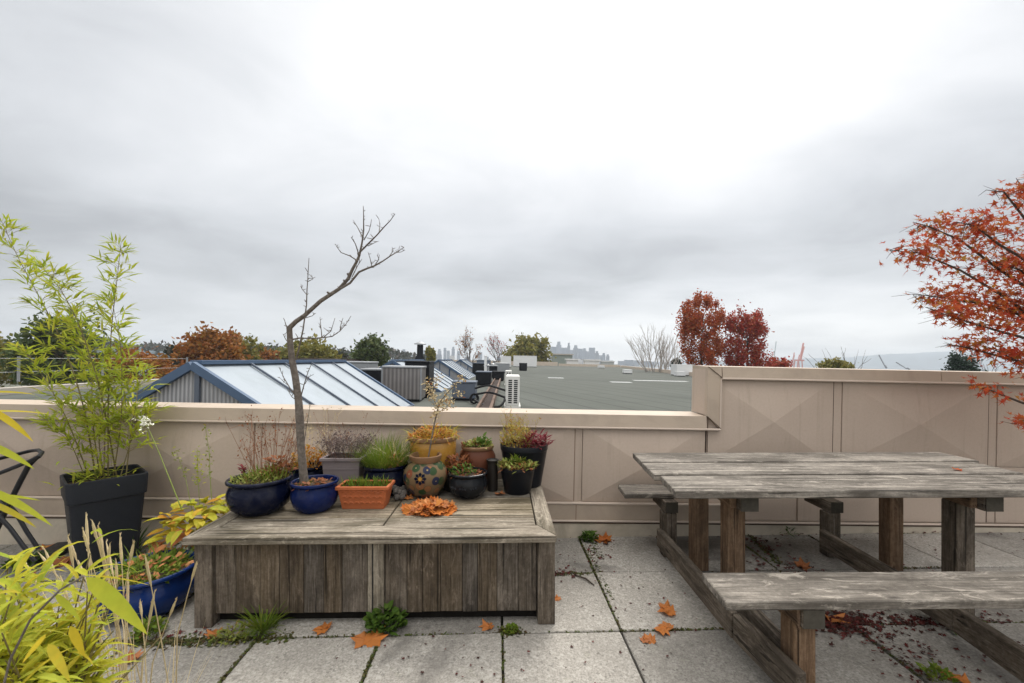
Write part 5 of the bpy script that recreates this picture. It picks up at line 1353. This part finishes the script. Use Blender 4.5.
for pts, r in culms:
    dY = GS(0.10); pp = [P(x, y, YB + GS(0.02) + dY * i / len(pts)) for i, (x, y) in enumerate(pts)]
    dense = []
    for i in range(len(pp) - 1):
        for k in range(4): dense.append(pp[i].lerp(pp[i + 1], k / 4))
    dense.append(pp[-1])
    for _ in range(2): dense = [dense[0]] + [(dense[i - 1] + dense[i] * 2 + dense[i + 1]) / 4 for i in range(1, len(dense) - 1)] + [dense[-1]]
    n = len(dense); mc.tube(dense, [r * (1 - 0.75 * i / (n - 1)) for i in range(n)], 6)
    for i in range(3, n):
        t_ = i / (n - 1)
        if t_ < 0.18: continue
        for b_ in range(5):
            p = dense[i - 1].lerp(dense[i], R()); a = U(0, 6.28); ax = Vector((math.cos(a), math.sin(a) * 0.8, U(0.35, 0.9))).normalized()
            Lb = U(0.07, 0.19) * (1.15 - 0.5 * t_); e = p + ax * Lb + Vector((0, 0, -0.01)); twm.tube([p, p.lerp(e, 0.5) + Vector((0, 0, 0.008)), e], [0.0014, 0.0011, 0.0007], 3, cap=False)
            for k in range(random.randint(4, 7)):
                q = p.lerp(e, U(0.35, 1.0)); d = (ax + Vector((GS(0.55), GS(0.55), GS(0.35)))).normalized()
                ml.leaf(q, d, (GS(0.4), GS(0.4), 1), U(0.055, 0.115), U(0.010, 0.016), U(0.1, 0.9), 3, 0.32, 0.2)
    for k in range(4):
        d = (dense[-1] - dense[-3]).normalized() + Vector((GS(0.4), GS(0.4), 0.2)); ml.leaf(dense[-1], d, (GS(1), GS(1), 1), U(0.06, 0.09), 0.011, 0.2, 3, 0.32)
for k in range(130):          # low tuft at the rim
    p = c + Vector((GS(0.07) - 0.02, GS(0.06) - 0.04, 0.56 + abs(GS(0.09)))); d = Vector((GS(1), GS(1) - 0.4, U(0.1, 0.9)))
    ml.leaf(p, d, (0, 0, 1), U(0.08, 0.14), 0.014, 0.7, 3, 0.3)
mc.build('culms', 'cane', t, smooth=True); twm.build('twigs', 'cane', t); ml.build('foliage', 'leaf_bamboo', t)

# ------------------------------------------------------------------ blue pot on the ground and the hosta
t = thing('potted_plant', 'large cobalt blue glazed bowl on the paving left of the deck box', 'flowerpot', ((148.5 - 512) / FOC * 2.42, 2.42, 0.001)); c = t.location
lathe_pot(t, bowl(0.232, 0.235, 0.16), 'glaze_cobalt', 0.203, 0.195)
m = MB(); leafy(m, c + Vector((0, 0, 0.195)), 0.20, 0.05, 420, 0.045, 0.017, 0.5, 0.5); grass(m, c + Vector((0, 0, 0.19)), 170, 0.15, 0.18, 0.9, 0.005, 1.0); m.build('foliage', 'leaf_grass', t)
m = MB(); leafy(m, c + Vector((0.02, 0, 0.20)), 0.19, 0.05, 40, 0.06, 0.03, 0.2, 0.5); m.build('dry_leaves', 'leaf_fallen_brown', t)
t = thing('hosta', 'yellowing hosta with broad leaves behind the left end of the deck box', 'hosta', (-1.97, 2.86, 0.001)); c = t.location
lathe_pot(t, [(0.09, 0), (0.10, 0.004), (0.14, 0.24), (0.145, 0.25), (0.13, 0.25), (0.125, 0.22), (0, 0.21)], 'plastic_black', 0.128, 0.23)
m = MB()
for k in range(170):
    a = U(0, 6.28); h = U(0.16, 0.36); rr = U(0.02, 0.24); p = c + Vector((math.cos(a) * rr - 0.05, math.sin(a) * rr * 0.7 - 0.05, h * (1.15 - rr * 1.6) + 0.10)); d = Vector((math.cos(a + GS(0.5)), math.sin(a + GS(0.5)), U(-0.2, 0.5)))
    m.leaf(p, d, (GS(0.2), GS(0.2), 1), U(0.075, 0.13), U(0.035, 0.06), U(0.4, 1.2), 5, 0.42, 0.25)
m.build('leaves', 'leaf_hosta', t)
m = MB()
for k in range(24):
    p = c + Vector((GS(0.06) - 0.09, GS(0.05) - 0.14, U(0.18, 0.34))); m.leaf(p, (GS(0.5), -0.6, GS(0.2)), (0, -0.4, 1), 0.10, 0.045, 1.4, 4, 0.4)
m.build('withered_leaves', 'leaf_fallen_brown', t)
def flowerstem(pts, Y, heads, hm, n_, sp, rad=0.0035):
    m = MB(); pp = [P(x, y, Y) for x, y in pts]; k = len(pp); m.tube(pp, [rad * (1 - 0.6 * i / (k - 1)) for i in range(k)], 6); m.build('flower_stem', 'stem_green', t, smooth=True)
    m = MB()
    for i in range(n_):
        u = U(heads, 1) * (k - 1); j = min(int(u), k - 2); p = pp[j].lerp(pp[j + 1], u - j) + Vector((GS(sp), GS(sp), GS(sp)))
        m.leaf(p, (GS(1), GS(1), GS(1)), (GS(1), GS(1), 1), U(0.014, 0.028), 0.011, 0.3)
    m.tube([pp[int(heads * (k - 1))].lerp(pp[min(k - 1, int(heads * (k - 1)) + 1)], heads * (k - 1) % 1)] + pp[int(heads * (k - 1)) + 1:], 0.0016, 4)
    m.build('flower', hm, t)
flowerstem([(182, 510), (172, 485), (160, 455), (150, 432), (142, 418)], 2.72, 0.86, 'petal_white', 60, 0.018)
flowerstem([(212, 505), (210, 475), (209, 450), (205, 425)], 2.85, 0.3, 'leaf_sedum', 50, 0.009, 0.0026)
flowerstem([(192, 510), (186, 480), (180, 462), (176, 450)], 2.85, 0.3, 'leaf_sedum', 30, 0.012, 0.002)
flowerstem([(200, 510), (198, 480), (197, 448)], 3.0, 0.4, 'leaf_bamboo', 70, 0.014, 0.002)
# ------------------------------------------------------------------ folding chair at the left edge
t = thing('folding_chair', 'black metal folding chair with dark sling cut off by the left edge', 'chair', (-3.35, 2.75, 0))
def tb(pts, Y, r=0.011, name='frame_tube', mat='steel_black'):
    m = MB(); m.tube([P(x, y, yy) for (x, y), yy in zip(pts, Y if isinstance(Y, (list, tuple)) else [Y] * len(pts))], r, 8); return m.build(name, mat, t, smooth=True)
tb([(-95, 492), (-40, 482), (0, 473), (30, 461), (39, 456.5), (42, 452.5), (38, 450), (30, 451), (0, 458.5), (-40, 468), (-95, 480)], [2.55] * 5 + [2.6, 2.75] + [2.85] * 4, 0.0115, 'armrest')
tb([(36, 458), (29, 465), (20, 482), (8, 506), (-8, 540), (-24, 572)], 2.62, 0.014)
tb([(-6, 490), (6, 502), (16, 513), (27, 532), (38.5, 549)], 2.66, 0.011); tb([(-22, 500), (-5, 512), (10, 528), (24, 547), (35, 561)], 2.52, 0.011)
tb([(-90, 505), (-40, 508), (2, 512), (16, 513)], 2.75, 0.010); tb([(-60, 430), (-66, 470), (-80, 540), (-92, 580)], 2.62, 0.014); tb([(-60, 430), (-64, 465), (-75, 530), (-84, 560)], 2.95, 0.014)
m = MB(); a = [P(8, 505, 2.62), P(2, 500, 2.98), P(-85, 498, 2.98), P(-85, 504, 2.62)]; m.hexa([p - Vector((0, 0, 0.012)) for p in a], a); m.build('seat', 'sling', t)
m = MB(); a = [P(-62, 432, 2.62), P(-64, 432, 2.95), P(-76, 480, 2.95), P(-74, 486, 2.62)]; m.hexa([p - Vector((0.012, 0, 0)) for p in a], a); m.build('backrest', 'sling', t)
m = MB(); m.beam(G(37, 563), G(70, 545.5) , 0.16, 0.03); m.v = [(x, y, z + 0.017) for x, y, z in m.v]; m.build('foot_bar', 'steel_black', t, bevel=0.004)

# ------------------------------------------------------------------ near plants at lower left
t = thing('golden_bamboo', 'close yellow-green bamboo clump filling the lower left corner', 'bamboo', (-1.16, 1.02, 0)); c = t.location
lathe_pot(t, [(0.17, 0), (0.18, 0.004), (0.22, 0.30), (0.225, 0.31), (0.205, 0.31), (0.2, 0.28), (0, 0.27)], 'plastic_black', 0.2, 0.28)
m = MB(); ml = MB()
for k in range(110):
    a = U(0, 6.28); b_ = c + Vector((math.cos(a) * 0.12 * R(), math.sin(a) * 0.12 * R(), 0.28)); tip = c + Vector((min(0.10, GS(0.15) - 0.06), max(-0.10, GS(0.14)), U(0.50, 0.84)))
    m.tube([b_, b_.lerp(tip, 0.5) + Vector((0, 0, 0.06)), tip], [0.003, 0.0024, 0.0014], 5)
    for j in range(20):
        p = b_.lerp(tip, U(0.4, 1.05)) + Vector((0, 0, U(0, 0.05))); a2 = U(0, 6.28)
        if (p.x / p.y) * FOC + 512 > 92: continue
        ml.leaf(p, (math.cos(a2) * (0.6 if math.cos(a2) > 0 else 1), abs(math.sin(a2)) - 0.35, U(0.0, 0.9)), (GS(0.3), GS(0.3), 1), U(0.07, 0.13), U(0.009, 0.016), U(0.7, 1.7), 5, 0.33, 0.2)
m.build('culms', 'cane', t, smooth=True); ml.build('foliage', 'leaf_gold', t)
def nearleaf(mat, a, b_, Y0, Y1, W_, droop=0.25, face=(0.1, -0.8, 0.7)):
    m = MB(); p = P(a[0], a[1], Y0); q = P(b_[0], b_[1], Y1); m.leaf(p, (q - p) + Vector((0, 0, droop * (q - p).length * 0.5)), face, (q - p).length, W_, droop, 8, 0.36, 0.12); m.build('leaf', mat, t, smooth=True, ang=70)
leafmat('leaf_lime', [(0.40, 0.47, 0.04), (0.50, 0.50, 0.045)], 0.5); leafmat('leaf_yellow', [(0.58, 0.40, 0.02), (0.52, 0.42, 0.03)], 0.4)
nearleaf('leaf_lime', (86, 577), (147, 638), 0.95, 0.88, 0.0304); nearleaf('leaf_yellow', (70, 626), (85, 658), 0.90, 0.88, 0.0154, 0.1); nearleaf('leaf_lime', (55, 594), (80, 622), 0.92, 0.9, 0.0120)
nearleaf('leaf_yellow', (46, 634), (22, 664), 0.9, 0.85, 0.0120, 0.1); nearleaf('leaf_gold', (84, 575), (150, 588), 1.1, 1.25, 0.0055); nearleaf('leaf_gold', (48, 644), (70, 684), 0.85, 0.8, 0.0164)
nearleaf('leaf_yellow', (-12, 408), (33, 445), 0.9, 0.86, 0.0120, 0.3); nearleaf('leaf_lime', (-22, 441), (34, 472), 0.85, 0.83, 0.0131, 0.3); nearleaf('leaf_gold', (-20, 392), (36, 396), 0.9, 0.95, 0.0055, 0.3); nearleaf('leaf_gold', (-25, 412), (52, 417), 0.9, 1.0, 0.0060, 0.35)
nearleaf('leaf_lime', (-20, 486), (52, 530), 0.85, 0.83, 0.0131, 0.3); nearleaf('leaf_gold', (-15, 500), (36, 530), 0.85, 0.85, 0.0099, 0.3); pass
pass; nearleaf('leaf_lime', (-20, 496), (40, 503), 0.9, 0.95, 0.0077, 0.4); pass
for k in range(0): nearleaf(random.choice(['leaf_gold', 'leaf_lime', 'leaf_yellow']), (U(-15, 60), U(585, 640)), (U(10, 120), U(620, 690)), U(0.85, 1.0), U(0.82, 0.98), U(0.012, 0.026), 0.3)
m = MB()
for pts in ([(-5, 720), (10, 660), (30, 620), (60, 590), (84, 576)], [(-20, 640), (-18, 540), (-18, 470), (-14, 405)], [(-22, 700), (-30, 560), (-24, 440)]):
    m = MB(); m.tube([P(x, y, 0.9) for x, y in pts], 0.0022, 6); m.build('twig', 'bark_grey', t, smooth=True)
t = thing('dry_grass', 'clump of straw-coloured dry grass stalks beside the golden bamboo', 'grass', (P(140, 683, 1.5).x, 1.5, 0)); c = t.location
m = MB(); mh = MB()
tipl = [(70, 541), (95, 532), (83, 530), (110, 543), (100, 537), (88, 545), (106, 541), (134, 541), (145, 555), (197, 561), (39, 553), (44, 548), (23, 560), (78, 560), (68, 536), (116, 560), (128, 575), (92, 520), (98, 525), (155, 590), (120, 535), (60, 575), (176, 600), (104, 560), (140, 600), (86, 512), (30, 590)]
for i, (x, y) in enumerate(tipl):
    Y = U(1.35, 1.65); tip = P(x, y, Y); b_ = Vector((c.x + GS(0.05) + (tip.x - c.x) * 0.25, c.y + GS(0.06), 0.0)); mid = b_.lerp(tip, 0.55) + Vector((-(tip.x - b_.x) * 0.12, 0, 0.03)); pp = [b_, b_.lerp(mid, 0.5), mid, mid.lerp(tip, 0.55) + Vector((0, 0, 0.006)), tip]
    m.tube(pp, [0.0022, 0.002, 0.0018, 0.0014, 0.0008], 5)
    hl = U(0.06, 0.14); d = (tip - pp[3]).normalized()
    mh.tube([tip - d * hl, tip - d * hl * 0.7, tip - d * hl * 0.3, tip], [0.0016, 0.0042, 0.0038, 0.0008], 6)
    for k in range(16): mh.leaf(tip - d * hl * U(0, 1), d + Vector((GS(0.25), GS(0.25), 0)), (GS(1), GS(1), 1), 0.014, 0.0035, 0.0, 2, 0.5)
grass(m, c, 40, 0.40, 0.10, 0.45, 0.0035, 0.5, 5)
m.build('stalks', 'straw', t, smooth=True); mh.build('seed_heads', 'straw', t)

# ------------------------------------------------------------------ japanese maple at right
t = thing('japanese_maple', 'red-leafed maple reaching in from the right over the wall', 'tree', (4.35, 2.95, 0))
m = MB(); YM = 2.9
m.tube([(4.35, 2.95, 0), (4.33, 2.95, 0.5), (4.28, 2.94, 1.0), (4.22, 2.92, 1.5)], [0.055, 0.048, 0.042, 0.034], 10); m.build('trunk', 'bark_grey', t, smooth=True)
brs = [([(1130, 420), (1060, 340), (1010, 300), (960, 270), (920, 253), (887, 250)], 0.10, 230), ([(1120, 380), (1060, 310), (1000, 270), (960, 240), (930, 227), (913, 222)], 0.09, 190), ([(1110, 330), (1060, 280), (1000, 245), (975, 226), (957, 222)], 0.09, 170),
       ([(1120, 360), (1050, 325), (990, 305), (945, 298), (912, 294)], 0.09, 200), ([(1120, 380), (1050, 345), (995, 330), (955, 318), (925, 307)], 0.09, 200), ([(1100, 300), (1050, 250), (1022, 215), (1004, 192), (986, 190)], 0.07, 120),
       ([(1100, 280), (1050, 225), (1030, 200), (1016, 178)], 0.07, 120), ([(1120, 395), (1060, 370), (1005, 358), (970, 348), (948, 344)], 0.07, 120), ([(1120, 440), (1060, 415), (1020, 402), (990, 390), (969, 385)], 0.048, 46), ([(1100, 452), (1050, 430), (1024, 420), (1012, 424)], 0.048, 34),
       ([(1110, 350), (1060, 300), (1020, 270), (990, 260)], 0.12, 230), ([(1110, 370), (1060, 330), (1020, 310), (985, 300)], 0.12, 220), ([(1100, 400), (1050, 375), (1020, 362), (995, 350)], 0.09, 120)]
mb = MB(); mlf = MB(); st = Vector((4.22, 2.92, 1.5))
for pts, spr, n in brs:
    dy = GS(0.18); pp = [P(x, y, YM + dy * i / len(pts)) for i, (x, y) in enumerate(pts)]; pp = [Vector((4.26, 2.93, min(1.4, max(0.7, pp[0].z - 0.2))))] + pp
    k = len(pp); mb.tube(pp, [0.016 * (1 - 0.9 * i / (k - 1)) for i in range(k)], 6)
    for i in range(int(n * 2.2)):
        u = 1 + (k - 2) * (1 - abs(GS(0.55))) if R() < 0.55 else U(0.8, k - 1); u = min(max(u, 0.6), k - 1.001)
        j = int(u); f = u - j; q = pp[j].lerp(pp[j + 1], f) if j < k - 1 else pp[-1]
        w_ = spr * (0.35 + 0.9 * (1 - u / (k - 1)) + 0.25); p = q + Vector((GS(w_) * 0.75, GS(w_) * 1.3, GS(w_) * 0.62 - 0.01))
        if R() < 0.16: mb.tube([q, p], [0.002, 0.0008], 3, cap=False)
        a = math.atan2(p.z - q.z, p.x - q.x) + GS(0.7); d = Vector((math.cos(a) * 0.8 - 0.3, GS(0.5), math.sin(a) * 0.5 - 0.45)); p = p + Vector((0.12 if spr > 0.05 else 0.03, 0, 0.02))
        mlf.star(p, d, (GS(0.5), -0.7 + GS(0.4), 0.8), U(0.032, 0.060), random.choice((5, 7)), 0.3, 0.17)
mb.build('branches', 'bark_dark', t, smooth=True); mlf.build('foliage', 'leaf_maple', t)

# ------------------------------------------------------------------ fallen leaves, litter, weeds
FL = [((667, 610), 0.085, 'leaf_fallen', 1.2, 2, 'orange fallen leaf farthest up the paver beside the table foot rail'), ((668, 628), 0.07, 'leaf_fallen', 2.6, 2, 'orange leaf lying on the joint beside the table foot rail'),
      ((644, 641), 0.05, 'leaf_fallen_brown', 0.4, 1, 'brown half of a pair of curled leaves below the joint'), ((651, 641), 0.06, 'leaf_fallen', 3.0, 1, 'orange half of a pair of curled leaves below the joint'),
      ((556.5, 599.5), 0.045, 'leaf_fallen', 0.6, 1, 'small orange leaf against the right leg of the deck box'), ((489, 627), 0.075, 'leaf_fallen', 3.2, 1, 'pale orange leaf under the front edge of the deck box near the moss'),
      ((323, 629), 0.075, 'leaf_fallen', 1.0, 2, 'orange leaf under the deck box front beside the grass tuft'), ((365, 640), 0.105, 'leaf_fallen', 4.4, 2, 'bright orange star-shaped leaf touching the leafy green weed'),
      ((560, 533), 0.085, 'leaf_fallen', 0.2, 2, 'orange leaf by the wall nearest the deck box corner'), ((575, 531), 0.06, 'leaf_fallen', 2.2, 1, 'second orange leaf by the wall beside the joint weed'), ((603, 542), 0.10, 'leaf_fallen', 3.6, 3, 'crumpled orange leaf on the joint weed by the wall'),
      ((128, 661), 0.085, 'leaf_fallen_brown', 0.5, 1, 'rust-brown leaf on the paver below the blue bowl'), ((215, 635), 0.07, 'leaf_fallen', 2.9, 1, 'orange leaf among the weeds left of the deck box'), ((141, 638), 0.06, 'leaf_fallen_brown', 2.0, 1, 'brown leaf in the weeds under the blue bowl'),
      ((662, 540), 0.075, 'leaf_fallen', 0.9, 1, 'orange leaf between the rear bench legs'), ((801, 567), 0.085, 'leaf_fallen_brown', 0.2, 2, 'rusty leaf in the shade under the table'), ((1003, 649), 0.045, 'leaf_maple', 1.9, 1, 'tiny red maple leaf on the paver under the bench'),
      ((829, 618), 0.13, 'leaf_fallen', 4.6, 1, 'large orange leaf on the dark red litter behind the bench leg'), ((952, 679), 0.07, 'leaf_fallen', 1.0, 2, 'orange leaf at the bottom edge below the bench'),
      ((22, 541), 0.12, 'leaf_fallen_brown', 1.0, 3, 'rust-orange leaves piled behind the folding chair leg'), ((60, 566), 0.11, 'leaf_fallen_brown', 2.8, 3, 'rust-orange leaves in front of the slate planter'), ((45, 548), 0.08, 'leaf_fallen', 0.3, 1, 'orange leaf beside the black chair foot'),
      ((28, 577), 0.06, 'leaf_fallen_brown', 1.2, 1, 'small brown leaf on the joint by the folding chair'), ((157, 545), 0.09, 'leaf_fallen', 2.2, 2, 'orange leaf between the slate planter and the blue bowl')]
for (px, py), s_, mt, yw, n, lb in FL: leafobj(lb, G(px, py), s_, mt, yw, n)
leafobj('curled orange leaf on the deck box lid below the black plastic pot', P(499, 494.5, 2.92) * 1.0 + Vector((0, 0, TOPZ + 0.002 - P(499, 494.5, 2.92).z)), 0.07, 'leaf_fallen_brown', 0.3, 1, oak=True)
leafobj('small orange leaf on the deck box lid left of the painted pot', Vector((P(409, 497, 2.83).x, 2.83, TOPZ + 0.002)), 0.06, 'leaf_fallen', 2.2, 1, oak=True)
p = P(957, 471, 2.53); leafobj('tiny red leaf lying on the picnic tabletop', Vector((p.x, 2.53, 0.744)), 0.04, 'leaf_maple', 0.6, 1)
m = MB()
def litter(px, py, n, sx, sy, s=0.02):
    for k in range(n):
        q = G(px + GS(sx), min(760, max(533, py + GS(sy)))); m.star(q + Vector((0, 0, U(0.003, 0.014))), (GS(1), GS(1), 0.05), (GS(0.35), GS(0.35), 1), s * U(0.6, 1.5), 5, 0.25, 0.35)
litter(850, 624, 330, 17, 6); litter(832, 622, 110, 9, 7); litter(880, 640, 60, 12, 9, 0.016); litter(905, 655, 40, 16, 14, 0.016); litter(925, 672, 40, 16, 12, 0.018); litter(915, 624, 130, 22, 5); litter(975, 625, 90, 20, 6, 0.018)
litter(1000, 660, 40, 40, 18, 0.014); litter(760, 545, 90, 14, 10, 0.02); litter(790, 568, 60, 20, 6); litter(600, 548, 50, 6, 7, 0.018); litter(565, 574, 50, 12, 2.0, 0.018); litter(800, 534, 30, 20, 1.5); litter(700, 533, 24, 60, 1.5); litter(480, 650, 14, 80, 22, 0.014); litter(640, 600, 30, 60, 40, 0.012); litter(920, 545, 36, 60, 8, 0.013); litter(205, 634, 40, 30, 3, 0.018); litter(690, 560, 20, 20, 18, 0.012)
litter(640, 534, 50, 50, 1.2, 0.018); litter(860, 533.5, 60, 80, 1.2, 0.018); litter(620, 600, 26, 30, 26, 0.013); litter(420, 655, 16, 70, 18, 0.013); litter(960, 565, 40, 60, 14, 0.014); litter(570, 560, 24, 14, 12, 0.014)
kind(m.build('leaf_litter', 'litter_red'), 'stuff')
m = MB()      # moss and tiny weeds along the joints
def mossline(a, b_, n, w_, s=0.008):
    a = Vector(a); b_ = Vector(b_)
    for k in range(n):
        p = a.lerp(b_, R()); p = p + Vector((GS(w_), GS(w_), abs(GS(0.004)) - 0.002)); m.card(p, (GS(0.6), GS(0.6), 1), None, s * U(0.5, 1.4), s * U(0.5, 1.2))
for i in range(-6, 7):
    for j in range(-4, 2):
        if R() < 0.9: mossline(O0 + ex * PV * i + ey * PV * j, O0 + ex * PV * i + ey * PV * (j + 1), random.choice([70, 130, 260]), 0.004)
        if R() < 0.8: mossline(O0 + ex * PV * i + ey * PV * j, O0 + ex * PV * (i + 1) + ey * PV * j, random.choice([30, 80, 160]), 0.004)
mossline(G(585, 545), G(612, 600), 520, 0.010, 0.010); mossline(G(590, 540), G(600, 560), 240, 0.018, 0.012); mossline(G(548, 575), G(590, 574.5), 160, 0.010); mossline(G(747, 534), G(781, 564), 240, 0.016, 0.012)
mossline(G(130, 644), G(290, 638), 700, 0.02, 0.012); mossline(G(500, 632), G(520, 632), 220, 0.016, 0.010); mossline((-2.8, 3.36, 0), (3.4, 3.50, 0), 420, 0.012, 0.010)
kind(m.build('moss', 'moss'), 'stuff')
def weed(label, px, py, r, h, n, L_, W_, mat, gn=0, gh=0.1, name='weed'):
    t = thing(name, label, 'weed', G(px, py)); m = MB(); leafy(m, t.location + Vector((0, 0, 0.004)), r, h, n, L_, W_, 0.7, 0.5)
    if gn: grass(m, t.location, gn, gh, r * 0.4, 1.2, 0.006, 1.1)
    m.build('leaves', mat, t)
weed('leafy green weed growing from the joint in front of the deck box', 386, 628, 0.085, 0.10, 210, 0.045, 0.030, 'leaf_green')
weed('spiky green grass tuft at the foot of the deck box front', 263, 632, 0.06, 0.03, 30, 0.03, 0.012, 'leaf_grass', 110, 0.17)
weed('low mixed weeds with reddish leaves beside the left leg of the deck box', 232, 637, 0.10, 0.025, 110, 0.024, 0.011, 'leaf_sedum', 40, 0.07)
weed('round bright green moss cushion under the deck box front', 511, 631, 0.035, 0.022, 150, 0.014, 0.009, 'leaf_grass')
weed('straggly green weed in the joint near the wall', 589, 541, 0.06, 0.07, 110, 0.035, 0.02, 'leaf_green', 20, 0.08)
weed('broad-leafed green weed in the red litter beneath the bench', 948, 621, 0.07, 0.05, 26, 0.13, 0.04, 'leaf_green')
weed('bright green weed tuft below the blue bowl', 150, 634, 0.07, 0.06, 150, 0.026, 0.016, 'leaf_grass', 30, 0.09)
weed('small green tuft in the joint at the bottom right', 938, 679, 0.05, 0.04, 70, 0.03, 0.014, 'leaf_grass', 16, 0.07)
weed('dark green weed by the chair foot at the left', 26, 566, 0.10, 0.06, 120, 0.05, 0.02, 'leaf_green', 30, 0.12)
weed('grassy green tuft at the base of the slate planter', 128, 558, 0.09, 0.06, 60, 0.04, 0.015, 'leaf_green', 150, 0.24)
weed('small weed sprig by the wall between the table legs', 787, 534, 0.05, 0.06, 40, 0.05, 0.014, 'leaf_green', 10, 0.08)
weed('little green weed behind the rear left bench leg', 682, 530, 0.05, 0.09, 60, 0.03, 0.012, 'leaf_grass', 30, 0.12)
# twig on the paving near the deck box
m = MB(); a = G(575, 576); b_ = G(594, 586); m.tube([a + Vector((0, 0, 0.008)), a.lerp(b_, 0.5) + Vector((0.01, 0, 0.014)), b_ + Vector((0, 0, 0.006))], [0.004, 0.006, 0.003], 6)
tag(m.build('twig', 'bark_dark', smooth=True), 'short dark red twig on the paving right of the deck box', 'twig')
